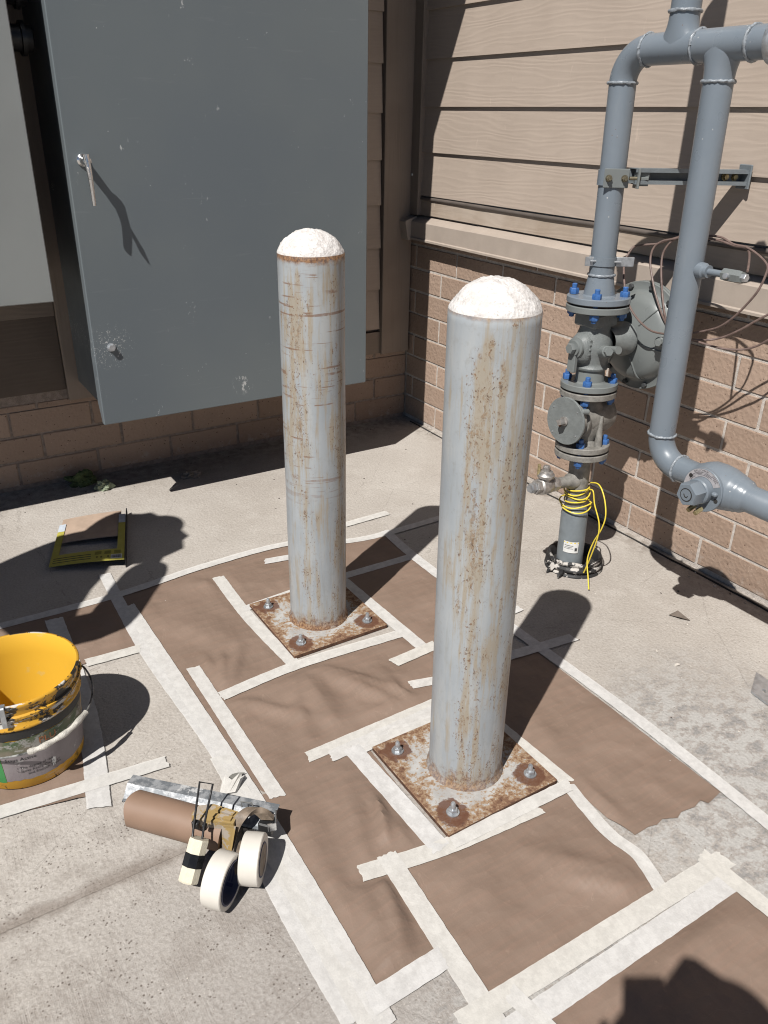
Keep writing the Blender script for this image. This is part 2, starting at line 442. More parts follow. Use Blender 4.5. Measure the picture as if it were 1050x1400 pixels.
def mat_cabinet():
    k = N("grey_enamel", 0.38, spec=0.45)
    c = k.mix(k.ss(k.noise(1.6, 3), 0.3, 0.7), (0.132, 0.155, 0.171), (0.150, 0.172, 0.180))
    X = k.xyz()
    def near(x0, z0, r0, r1):
        dx = k.math('SUBTRACT', X[0], x0); dz = k.math('SUBTRACT', X[2], z0)
        d = k.math('SQRT', k.math('ADD', k.mul(dx, dx), k.mul(dz, dz)))
        return k.ss(d, r0, r1, 1, 0)
    fl = k.ss(k.voro(75), 0.08, 0.16, 1, 0)
    f = k.mul(fl, k.ss(k.noise(9, 4), 0.60, 0.68))
    f = k.math('MAXIMUM', f, k.mul(k.ss(k.noise(70, 5, 0.75), 0.53, 0.57), near(-0.492, 0.279, 0.02, 0.10), k.ss(k.noise(190, 2), 0.5, 0.6)))
    sc = k.noise(1, 5, 0.7, vec=k.mapped((55, 10, 28), rot=(0, 0.5, 0)))
    f = k.math('MAXIMUM', f, k.mul(k.ss(sc, 0.54, 0.59), near(-0.009, 0.075, 0.015, 0.05)))
    f = k.math('MAXIMUM', f, k.mul(k.ss(sc, 0.62, 0.66), k.ss(k.noise(4, 3, vec=k.mapped(loc=(1, 2, 3))), 0.60, 0.68)))
    c = k.mix(k.mul(f, 0.85), c, (0.58, 0.58, 0.57))
    c = k.mix(k.mul(k.ss(k.noise(1, 5, 0.7, vec=k.mapped((6, 6, 70), rot=(0, 0.3, 0))), 0.62, 0.70), 0.06), c, (0.4, 0.4, 0.4))
    k.color(c); k.rough(k.ss(k.noise(6, 4), 0.3, 0.7, 0.33, 0.46))
    k.bump(k.noise(260, 2), 0.0003, 0.35)
    return k.m

def mat_siding(name, c0, c1):
    """embossed wood-grain lap siding, grain along the long local axis"""
    k = N(name, 0.6, spec=0.35)
    vec = k.mapped((1, 1, 1))
    r = k.n('ShaderNodeVectorMath', operation='ADD'); k.link(k.co, r.inputs[0])
    cx = k.n('ShaderNodeCombineXYZ'); q = k.math('MULTIPLY', k.rnd(), 37.0)
    for i in range(3): k.link(q, cx.inputs[i])
    k.link(cx.outputs[0], r.inputs[1])
    mp = k.mapped((1.5, 1.5, 9), src=r.outputs[0])
    gr = k.wave(1.9, 26, 3, vec=mp, dirn='Z', dscale=0.55)
    fi = k.noise(1, 5, 0.6, vec=k.mapped((7, 7, 260), src=r.outputs[0]))
    c = k.mix(k.ss(k.noise(4, 4), 0.3, 0.7), c0, c1)
    c = k.mix(k.mul(k.ss(gr, 0.75, 0.98), 0.07), c, tuple(q_*0.6 for q_ in c0))
    c = k.mix(k.mul(k.ss(k.noise(1, 4, vec=k.mapped((30, 30, 9))), 0.66, 0.76), 0.4), c, tuple(min(1, q_*1.35) for q_ in c1))
    k.color(c)
    k.bump(k.math('ADD', k.math('MULTIPLY', gr, 0.7), k.math('MULTIPLY', fi, 0.6)), 0.0010, 0.4)
    return k.m

def mat_brick():
    k = N("brick", 0.85, spec=0.25)
    R = k.rnd()
    c = k.mix(R, (0.325, 0.230, 0.172), (0.435, 0.318, 0.246))
    c = k.mix(k.mul(k.ss(k.noise(14, 5, 0.65, vec=k.mapped(src=k.geo('Position'))), 0.35, 0.7), 0.5), c, (0.385, 0.285, 0.22))
    P = k.geo('Position')
    v = k.voro(72, vec=k.mapped(src=P))
    c = k.mix(k.mul(k.ss(v, 0.10, 0.24, 1, 0), k.ss(k.noise(38, 2, vec=k.mapped(src=P)), 0.50, 0.58), 0.9), c, (0.10, 0.058, 0.04))
    v2 = k.voro(120, vec=k.mapped(loc=(3, 5, 1), src=P))
    c = k.mix(k.mul(k.ss(v2, 0.10, 0.24, 1, 0), k.ss(k.noise(40, 2, vec=k.mapped(loc=(3, 5, 1), src=P)), 0.55, 0.62), 0.8), c, (0.58, 0.44, 0.34))
    zz = k.xyz(P)[2]
    eff = k.mul(k.ss(k.math('ADD', zz, k.math('MULTIPLY', k.noise(9, 5, vec=k.mapped(src=P)), 0.16)), 0.11, 0.17, 1, 0), k.ss(k.noise(26, 5, 0.7, vec=k.mapped(src=P)), 0.5, 0.66))
    c = k.mix(k.mul(eff, 0.5), c, (0.50, 0.44, 0.385))
    k.color(c)
    k.bump(k.math('ADD', k.noise(60, 6, 0.7, vec=k.mapped(src=P)), k.math('MULTIPLY', v, 0.7)), 0.0028, 0.8)
    return k.m

M = {}
def mat_pipe():
    k = N("pipe_grey_paint", 0.32)
    c = k.mix(k.ss(k.noise(5, 4), 0.3, 0.7), (0.172, 0.203, 0.234), (0.196, 0.226, 0.258))
    c = k.mix(k.mul(k.ss(k.noise(1, 5, 0.7, vec=k.mapped((40, 40, 8))), 0.55, 0.75), 0.25), c, (0.235, 0.255, 0.27))
    c = k.mix(k.mul(k.ss(k.voro(34), 0.04, 0.09, 1, 0), k.ss(k.noise(11, 3), 0.53, 0.60)), c, (0.50, 0.50, 0.49))
    c = k.mix(k.mul(k.ss(k.voro(60, vec=k.mapped(loc=(4, 2, 1))), 0.05, 0.10, 1, 0), k.ss(k.noise(14, 3, vec=k.mapped(loc=(4, 2, 1))), 0.56, 0.62), 0.8), c, (0.16, 0.09, 0.055))
    k.color(c); k.rough(k.ss(k.noise(12, 4), 0.3, 0.7, 0.25, 0.42)); k.bump(k.noise(90, 4), 0.0004, 0.6); return k.m
def make_materials():
    M['concrete'] = mat_concrete()
    M['paper'] = mat_paper()
    M['tape'] = mat_tape()
    M['bollard_a'] = mat_bollard("bollard_paint_streaked", 0.16, False, (0.45, -0.89))
    M['bollard_b'] = mat_bollard("bollard_paint_scratched", 0.03, True, (0.30, -0.95))
    M['dome'] = mat_dome()
    M['plate'] = mat_plate()
    M['cabinet'] = mat_cabinet()
    M['cabinet_pale'] = plain("pale_grey_enamel", (0.255, 0.268, 0.262), 0.5, vary=0.05, sc=3)
    M['siding'] = mat_siding("siding_tan", (0.420, 0.345, 0.285), (0.460, 0.380, 0.315))
    M['trim'] = mat_siding("trim_brown", (0.225, 0.178, 0.142), (0.26, 0.208, 0.166))
    M['sill'] = plain("sill_paint", (0.42, 0.355, 0.30), 0.5, vary=0.05, sc=12, bump=0.0004)
    M['rough_board'] = mat_siding("weathered_board", (0.36, 0.285, 0.22), (0.47, 0.395, 0.325))
    M['brick'] = mat_brick()
    M['mortar'] = plain("mortar", (0.60, 0.54, 0.485), 0.9, vary=0.14, sc=60, bump=0.003)
    M['pipe'] = mat_pipe()
    M['cast'] = plain("cast_grey_paint", (0.185, 0.200, 0.197), 0.40, vary=0.10, sc=40, bump=0.0012)
    M['cast_worn'] = plain("worn_grey_paint", (0.225, 0.215, 0.195), 0.55, vary=0.22, sc=50, bump=0.0012)
    M['case'] = plain("case_grey_paint", (0.185, 0.200, 0.196), 0.35, vary=0.04, sc=10)
    M['blue'] = plain("blue_coating", (0.045, 0.135, 0.36), 0.4, vary=0.15, sc=200)
    M['galv'] = plain("galvanized_steel", (0.50, 0.52, 0.54), 0.42, 0.75, 0.2, 45)
    M['zinc'] = plain("zinc_yellow", (0.48, 0.40, 0.22), 0.4, 0.7, 0.25, 90)
    M['steel'] = plain("bare_steel", (0.42, 0.40, 0.38), 0.45, 0.7, 0.25, 70, 0.0006)
    M['chrome'] = plain("chrome", (0.72, 0.72, 0.72), 0.22, 0.95, 0.05, 20)
    M['black'] = plain("black_plastic", (0.018, 0.018, 0.019), 0.4, vary=0.2, sc=40)
    M['dark'] = plain("dark_steel", (0.055, 0.058, 0.06), 0.5, vary=0.15, sc=30)
    M['yellow_wire'] = plain("yellow_insulation", (0.80, 0.62, 0.06), 0.4, vary=0.05)
    M['tubing'] = plain("brown_tubing", (0.165, 0.115, 0.10), 0.4, vary=0.2, sc=60)
    M['gap'] = plain("joint_filler", (0.03, 0.028, 0.026), 0.9, vary=0.3)
    M['flash'] = plain("flashing_brown", (0.125, 0.105, 0.092), 0.45, vary=0.12, sc=12)
    M['yellow'] = plain("yellow_plastic", (0.80, 0.46, 0.045), 0.42, vary=0.05, sc=10)
    M['cream'] = plain("cream_tape", (0.72, 0.66, 0.52), 0.5, vary=0.08, sc=40, bump=0.0006)
    M['white'] = plain("white_print", (0.72, 0.72, 0.70), 0.6, vary=0.08, sc=60)
    M['ink'] = plain("black_ink", (0.03, 0.03, 0.032), 0.6, vary=0.1)
    M['red_ink'] = plain("orange_ink", (0.45, 0.16, 0.06), 0.6, vary=0.2, sc=90)
    M['navy'] = plain("navy_core", (0.075, 0.078, 0.125), 0.7, vary=0.15, sc=30)
    M['navy_ink'] = plain("navy_ink", (0.02, 0.02, 0.075), 0.6, vary=0.1)
    M['skin'] = plain("skin", (0.46, 0.27, 0.19), 0.5, vary=0.06, sc=20)
    M['cloth'] = plain("work_shirt", (0.12, 0.16, 0.22), 0.85, vary=0.15, sc=60, bump=0.001)
    M['denim'] = plain("work_trousers", (0.10, 0.095, 0.085), 0.85, vary=0.15, sc=80, bump=0.001)
    M['hair'] = plain("hair", (0.03, 0.02, 0.015), 0.6, vary=0.2, sc=90)
make_materials()
# ------------------------------------------------------------------ ground
def build_ground():
    bm = nb()
    xs = [-30, -4, -2.6, -1.5, 0.2, 30]; j = -2.088
    ys = [-30, -4, j-0.012, j-0.004, j+0.004, j+0.012, -1, 0.2]
    V = {}
    for i, x in enumerate(xs):
        for q, y in enumerate(ys):
            deep = (2 <= q <= 5) and x in (-4, -2.6) and q in (3, 4)
            V[i, q] = bm.verts.new((x, y + (0.0 if q not in (2, 3, 4, 5) else 0.012*math.sin(i*2.1)*0), -0.004 if deep else 0.0))
    for i in range(len(xs)-1):
        for q in range(len(ys)-1):
            bm.faces.new((V[i, q], V[i+1, q], V[i+1, q+1], V[i, q+1]))
    struct(obj('ground', bm, M['concrete']))
    # filler strip of the expansion joint along the brick wall
    bm = nb(); y = -0.09; pts = []
    while y > -4.2:
        pts.append((-0.024 + random.uniform(-0.003, 0.003), y, random.uniform(-0.001, 0.002))); y -= 0.06
    tube(bm, pts, 0.0042, 6)
    struct(obj('joint_filler', bm, M['gap']))
build_ground()

# ------------------------------------------------------------------ walls
BR_L, BR_H, BR_P, BR_C = 0.306, 0.0965, 0.316, 0.1063
def brick_bm(L, seed, h=BR_H):
    bm = nb(); rr = random.Random(seed)
    box(bm, (0, 0, 0), (0.06, L, h), bev=0.0025)
    for v in bm.verts:
        if v.co.x < 0:
            v.co.x += rr.uniform(-0.0012, 0.0012)
        v.co.y += rr.uniform(-0.0012, 0.0012); v.co.z += rr.uniform(-0.0010, 0.0010)
    return bm
BRICK_ME = []
for q in range(10):
    me = bpy.data.meshes.new("brick"); b_ = brick_bm(BR_L, q); b_.to_mesh(me); b_.free(); me.materials.append(M['brick']); BRICK_ME.append(me)

def put_brick(parent, loc, L, rot=0.0, h=BR_H):
    if abs(L-BR_L) < 0.004 and h == BR_H: me = random.choice(BRICK_ME)
    else:
        me = bpy.data.meshes.new("brick"); b_ = brick_bm(L, random.random(), h); b_.to_mesh(me); b_.free(); me.materials.append(M['brick'])
    o = bpy.data.objects.new("brick", me); COL.objects.link(o)
    o.parent = parent; o.location = Vector(loc) - ORG[parent.name]; o.rotation_euler = (0, 0, rot)
    return o

def board_right(parent, z0, h, y0, y1, xb=-0.015, xt=-0.004, name='siding_board', mat='siding'):
    bm = nb()
    prism(bm, [(xb, y0, z0), (xt, y0, z0+h), (0.006, y0, z0+h), (0.006, y0, z0)], (0, y1-y0, 0))
    return obj(name, bm, M[mat], parent)

def board_left(parent, z0, h, x0, x1, yb=-0.015, yt=-0.004, name='siding_board', mat='siding'):
    bm = nb()
    prism(bm, [(x0, yb, z0), (x0, yt, z0+h), (x0, 0.006, z0+h), (x0, 0.006, z0)], (x1-x0, 0, 0))
    return obj(name, bm, M[mat], parent)

def build_right_wall():
    t = thing('building_wall', 'sunlit wall behind the gas pipes, tan lap siding over a brick base', 'wall', (0, 0, 0))
    bm = nb(); box(bm, (0.1235, -2.09, 1.33), (0.24, 4.22, 2.66)); obj('mortar_bed', bm, M['mortar'], t)
    for r in range(9):
        z = 0.067 + BR_C*r
        h = BR_H
        if r == 8: z, h = 0.067 + BR_C*8 - 0.030, 0.036
        j = -0.376 if r % 2 else -0.265
        while j < -0.01: j += BR_P
        if j > -0.01: j -= BR_P
        edges = [-0.004]
        y = j
        while y > -4.15: edges.append(y); y -= BR_P
        for a_, b_ in zip(edges, edges[1:]):
            hi = a_ - (0.005 if a_ < -0.01 else 0.0); lo = b_ + 0.005
            if hi - lo < 0.02: continue
            put_brick(t, (0.03 + random.uniform(-0.001, 0.001), (hi+lo)/2, z), hi-lo, h=h)
    z0 = 1.086
    for r in range(9):
        board_right(t, z0 + 0.1795*r, 0.1795, -0.10, -4.15)
    board_right(t, 1.004, 0.060, -0.10, -4.15, -0.012, -0.010, 'starter_board', 'rough_board')
    bm = nb(); pts = []
    for i in range(30): pts.append((-0.010 + 0.001*math.sin(i*1.7), -0.10 - 4.05*i/29, 1.072 + 0.0012*math.sin(i*0.9)))
    tube(bm, pts, 0.0085, 10); obj('flashing_strip', bm, M['flash'], t, smooth=True)
    bm = nb(); box(bm, (-0.0135, -0.052, 1.83), (0.033, 0.096, 1.66), bev=0.002); obj('corner_board', bm, M['trim_v'], t)
    # painted sill with a sloping top, in two lengths
    for (y0, y1, p) in ((-0.085, -0.52, 0.0), (-0.5205, -4.15, 0.0015)):
        bm = nb()
        prism(bm, [(0.012, y0, 1.001+p), (-0.048-p, y0, 0.978+p), (-0.052-p, y0, 0.974+p), (-0.052-p, y0, 0.908), (-0.057-p, y0, 0.904), (-0.057-p, y0, 0.896), (-0.03, y0, 0.890), (0.012, y0, 0.890)], (0, y1-y0, 0))
        obj('window_sill' if False else 'sill', bm, M['sill'], t)
    bm = nb()
    prism(bm, [(-0.020, -0.032, 0.996), (-0.082, -0.036, 0.978), (-0.086, -0.036, 0.972), (-0.070, -0.036, 0.893), (-0.020, -0.032, 0.893)], (0, -0.052, 0))
    obj('sill_end_cap', bm, M['sill'], t)
    # little paint runs and nails
    bm = nb(); cyl(bm, (-0.030, -0.05, 1.17), (-0.034, -0.05, 1.17), 0.005, seg=10); obj('nail_head', bm, M['white'], t)

def build_left_wall():
    t = thing('building_wall', 'shaded wall behind the grey cabinets, brown siding over brick', 'wall', (0, 0, 0))
    bm = nb(); box(bm, (-2.03, 0.1235, 1.33), (4.04, 0.24, 2.66)); obj('mortar_bed', bm, M['mortar_shaded'], t)
    for r in range(4):
        z = 0.067 + BR_C*r; h = BR_H
        if r == 3: z, h = 0.350 - 0.008, 0.024
        j = -0.19 if r % 2 else -0.30
        edges = [-0.004]; x = j
        while x > -4.0: edges.append(x); x -= BR_P
        for a_, b_ in zip(edges, edges[1:]):
            hi = a_ - (0.005 if a_ < -0.01 else 0); lo = b_ + 0.005
            put_brick(t, ((hi+lo)/2, 0.03 + random.uniform(-0.001, 0.001), z), hi-lo, -PI/2, h=h)
    board_left(t, 0.358, 0.105, -0.172, -1.555, -0.020, -0.018, 'base_board', 'trim')
    for r in range(11):
        z0 = 0.478 + 0.188*r
        board_left(t, z0, 0.188, -0.176, -1.554, -0.022, -0.010, mat='siding')
    for (a_, b_) in ((-1.652, -4.0),):
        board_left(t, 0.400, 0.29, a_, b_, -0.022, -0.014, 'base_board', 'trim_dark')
        for r in range(10): board_left(t, 0.692 + 0.188*r, 0.188, a_, b_, -0.022, -0.010, mat='trim')
    for xc, wd in ((-0.0935, 0.156), (-1.603, 0.092)):
        bm = nb(); box(bm, (xc, -0.016, 1.51), (wd, 0.042, 2.308), bev=0.002)
        obj('trim_board', bm, M['trim_v'], t)

def build_eave():
    t = thing('roof_eave', 'brown roof eave above the grey cabinets', 'eave', (-2.0, 0, 2.46))
    bm = nb(); box(bm, (-2.05, -0.285, 2.468), (4.0, 0.56, 0.016)); obj('soffit', bm, M['sill'], t)
    bm = nb(); box(bm, (-2.05, -0.585, 2.53), (4.0, 0.035, 0.15)); obj('fascia_board', bm, M['trim'], t)
    bm = nb(); prism(bm, [(-4.05, -0.62, 2.61), (-4.05, 0.25, 2.90), (-4.05, 0.25, 2.88), (-4.05, -0.62, 2.59)], (4.0, 0, 0)); obj('roof_deck', bm, M['dark'], t)
M['trim_v'] = None
M['mortar_shaded'] = plain('mortar_shade_tone', (0.31, 0.25, 0.21), 0.9, vary=0.2, sc=50, bump=0.003)  # same mortar, darkened: the left wall's shade put into its colour
M['trim_dark'] = mat_siding('trim_shaded_brown', (0.115, 0.088, 0.068), (0.14, 0.108, 0.085))  # trim brown darkened so the low board's shade is in its colour
def mat_trim_v():
    k = N("trim_vertical", 0.6, spec=0.3)
    fi = k.noise(1, 5, 0.6, vec=k.mapped((130, 130, 2.6)))
    c = k.mix(k.ss(k.noise(5, 4), 0.3, 0.7), (0.275, 0.222, 0.180), (0.31, 0.252, 0.205))
    c = k.mix(k.mul(k.ss(fi, 0.5, 0.75), 0.3), c, (0.18, 0.14, 0.11))
    k.color(c); k.bump(fi, 0.002, 0.7); return k.m
M['trim_v'] = mat_trim_v()
build_right_wall(); build_left_wall(); build_eave()

# ------------------------------------------------------------------ cabinets
def build_cabinets():
    yf = -0.467; x0, x1, z0, z1 = -1.622, -0.519, 0.381, 2.20
    t = thing('utility_cabinet', 'large dark grey steel cabinet with a chrome handle and white scuffs below', 'cabinet', ((x0+x1)/2, -0.24, z0))
    bm = nb(); box(bm, ((x0+x1)/2, yf+0.0125, (z0+z1)/2), (x1-x0, 0.025, z1-z0), bev=0.003); door = obj('door', bm, M['cabinet'], t)
    bm = nb()
    lip = 0.032
    box(bm, ((x0+x1)/2+0.004, (yf+0.027-0.028)/2, (z0+z1)/2+0.02), (x1-x0-0.030, abs(yf+0.027+0.028), z1-z0-0.052), bev=0.004)
    obj('body', bm, M['cabinet'], t)
    bm = nb(); prism(bm, [(x0+0.001, yf+0.0255, z0+0.002), (x0+0.001, yf+0.055, z0+0.07), (x0+0.001, yf+0.055, z1-0.03), (x0+0.001, yf+0.0255, z1-0.005)], (0.002, 0, 0)); obj('door_flange', bm, M['cabinet'], t)
    hx, hz = -1.573, 1.262
    bm = nb()
    lathe(bm, [(0, 0), (0.019, 0), (0.019, 0.004), (0.013, 0.010), (0.011, 0.040), (0.013, 0.048), (0.012, 0.060), (0, 0.062)], (hx, yf, hz), (0, -1, 0), 18)
    h = obj('handle', bm, M['chrome'], door, smooth=True)
    bm = nb()
    pts = smooth_path([(hx-0.002, yf-0.054, hz+0.018), (hx, yf-0.058, hz-0.01), (hx+0.002, yf-0.062, hz-0.05), (hx+0.004, yf-0.058, hz-0.130)], 6)
    tube(bm, pts, 0.007, 10, rs=[0.012 - 0.006*i/(len(pts)-1) for i in range(len(pts))]); obj('lever', bm, M['chrome'], door, smooth=True)
    bm = nb()
    prism(bm, [(hx-0.002, yf-0.056, hz-0.012), (hx-0.012, yf-0.096, hz-0.030), (hx-0.014, yf-0.106, hz-0.050), (hx-0.011, yf-0.090, hz-0.052), (hx-0.008, yf-0.080, hz-0.040), (hx, yf-0.056, hz-0.034)], (0.005, 0, 0))
    obj('shadow_hook_plate', bm, M['steel'], door)  # plate added behind the lever to give the handle's shadow its hook
    kx, kz = -1.562, 0.660
    bm = nb(); lathe(bm, [(0, 0), (0.015, 0), (0.015, 0.003), (0, 0.003)], (kx, yf, kz), (0, -1, 0), 16); hexnut(bm, (kx, yf-0.003, kz), (0, -1, 0), 0.0125, 0.012); obj('door_bolt', bm, M['galv'], door)
    # left neighbour
    yl = -0.487; xa, xb, za, zb = -2.75, -1.729, 0.836, 2.25
    t2 = thing('utility_cabinet', 'pale grey cabinet at the left edge, mounted higher on the wall', 'cabinet', ((xa+xb)/2, -0.25, za))
    bm = nb(); box(bm, ((xa+xb)/2, yl+0.010, (za+zb)/2), (xb-xa, 0.020, zb-za), bev=0.003); obj('door', bm, M['cabinet_pale'], t2)
    bm = nb(); box(bm, ((xa+xb)/2, (yl+0.022-0.028)/2, (za+zb)/2+0.002), (xb-xa-0.020, abs(yl+0.022+0.028), zb-za-0.03), bev=0.003); obj('body', bm, M['cabinet_pale'], t2)
    # black couplings bridging the two boxes
    for k_, (z, lab) in enumerate(((1.600, 'black pipe coupling bridging the dark gap between the two cabinets'), (1.725, 'upper black coupling between the cabinets, cut by the top of the photo'))):
        c = thing('conduit_coupling', lab, 'conduit', (-1.69, -0.30, z), 'black couplings between the cabinets')
        bm = nb(); cyl(bm, (-1.7385, -0.30, z), (-1.6375, -0.30, z), 0.038, seg=28, bev=0.004); obj('sleeve', bm, M['black'], c, smooth=True)
        bm = nb(); lathe(bm, [(0.039, 0), (0.049, 0.001), (0.049, 0.014), (0.039, 0.015)], (-1.674, -0.30, z), (1, 0, 0), 28); obj('lock_ring', bm, M['black'], c, smooth=True)
build_cabinets()
# ------------------------------------------------------------------ bollards
def build_bollard(name_lab, bx, by, mat, tilt, seed, bolt_ang):
    t = thing('bollard', name_lab, 'bollard', (bx, by, 0))
    pl = thing_part = nb()
    px, py = bx - 0.003, by + 0.004
    box(pl, (px, py, 0.0075), (0.315, 0.318, 0.013), bev=0.0015)
    p = obj('base_plate', pl, M['plate'], t)
    # centre the plate's own coordinates on the plate
    for v in p.data.vertices: v.co -= Vector((px-bx, py-by, 0))
    p.location = (px-bx, py-by, 0)
    R = 0.0855; H = 1.096
    bm = nb()
    prof = [(0, 0.012), (R+0.006, 0.012), (R+0.0055, 0.017), (R+0.001, 0.024)] + [(R, 0.03 + (H-0.033)*i/60) for i in range(61)] + [(R-0.003, H), (R-0.01, H)]
    lathe(bm, prof, (bx, by, 0), (0, 0, 1), 72)
    for v in bm.verts:
        z = v.co.z
        v.co.x += tilt[0]*z; v.co.y += tilt[1]*z
        q = mnoise.noise(Vector((v.co.x*5, v.co.y*5, z*2.4 + seed*9)))
        d = Vector((v.co.x-bx-tilt[0]*z, v.co.y-by-tilt[1]*z, 0))
        if d.length > 0.05: v.co += d.normalized()*q*0.0011
    obj('pipe', bm, mat, t, smooth=True, angle=50)
    bm = nb()
    n = 22; Rc = R - 0.0005; Hd = 0.053
    prof = []
    for i in range(n+1):
        a_ = PI/2*i/n
        prof.append((max(Rc*math.cos(a_), 0), H - 0.003 + (Hd+0.003)*math.sin(a_)**1.45))
    prof[-1] = (0, prof[-1][1])
    lathe(bm, prof, (bx + tilt[0]*H, by + tilt[1]*H, 0), (0, 0, 1), 80)
    for v in bm.verts:
        if v.co.z > H - 0.001:
            q = Vector(v.co)*1.0 + Vector((seed*3.1, 0, 0))
            d = (v.co - Vector((bx+tilt[0]*H, by+tilt[1]*H, H-0.05))).normalized()
            k_ = mnoise.noise(q*22)*0.0024 + mnoise.noise(q*70)*0.0024 + mnoise.noise(q*170)*0.0022
            v.co += d*k_*min(1.0, (v.co.z-H)/0.012)
    obj('dome_cap', bm, M['dome'], t, smooth=True, angle=80)
    for (sx, sy) in ((-1, -1), (1, -1), (-1, 1), (1, 1)):
        c = Vector((px + sx*0.113, py + sy*0.113, 0.0145))
        bm = nb()
        lathe(bm, [(0, 0), (0.0150, 0), (0.0150, 0.0026), (0, 0.0026)], c, (0, 0, 1), 18)
        a_ = random.uniform(0, PI)
        hexnut(bm, c + Vector((0, 0, 0.0028)), (0, 0, 1), 0.0108, 0.0100, up=(math.cos(a_), math.sin(a_), 0))
        lathe(bm, [(0.0056, 0), (0.0056, 0.016), (0.0040, 0.0190), (0, 0.0200)], c + Vector((0, 0, 0.010)), (random.uniform(-.06, .06), random.uniform(-.06, .06), 1), 12)
        obj('anchor_bolt', bm, M['galv'], t, smooth=True, angle=30)
    return t
build_bollard('nearer steel bollard, blue-grey paint with rust streaks down its right half', -1.281, -2.202, M['bollard_a'], (-0.0085, 0.0055), 1, 0)
build_bollard('farther steel bollard, grey paint with thin rusty scratches, before the cabinet', -1.279, -1.454, M['bollard_b'], (0.0, 0.0), 2, 0)

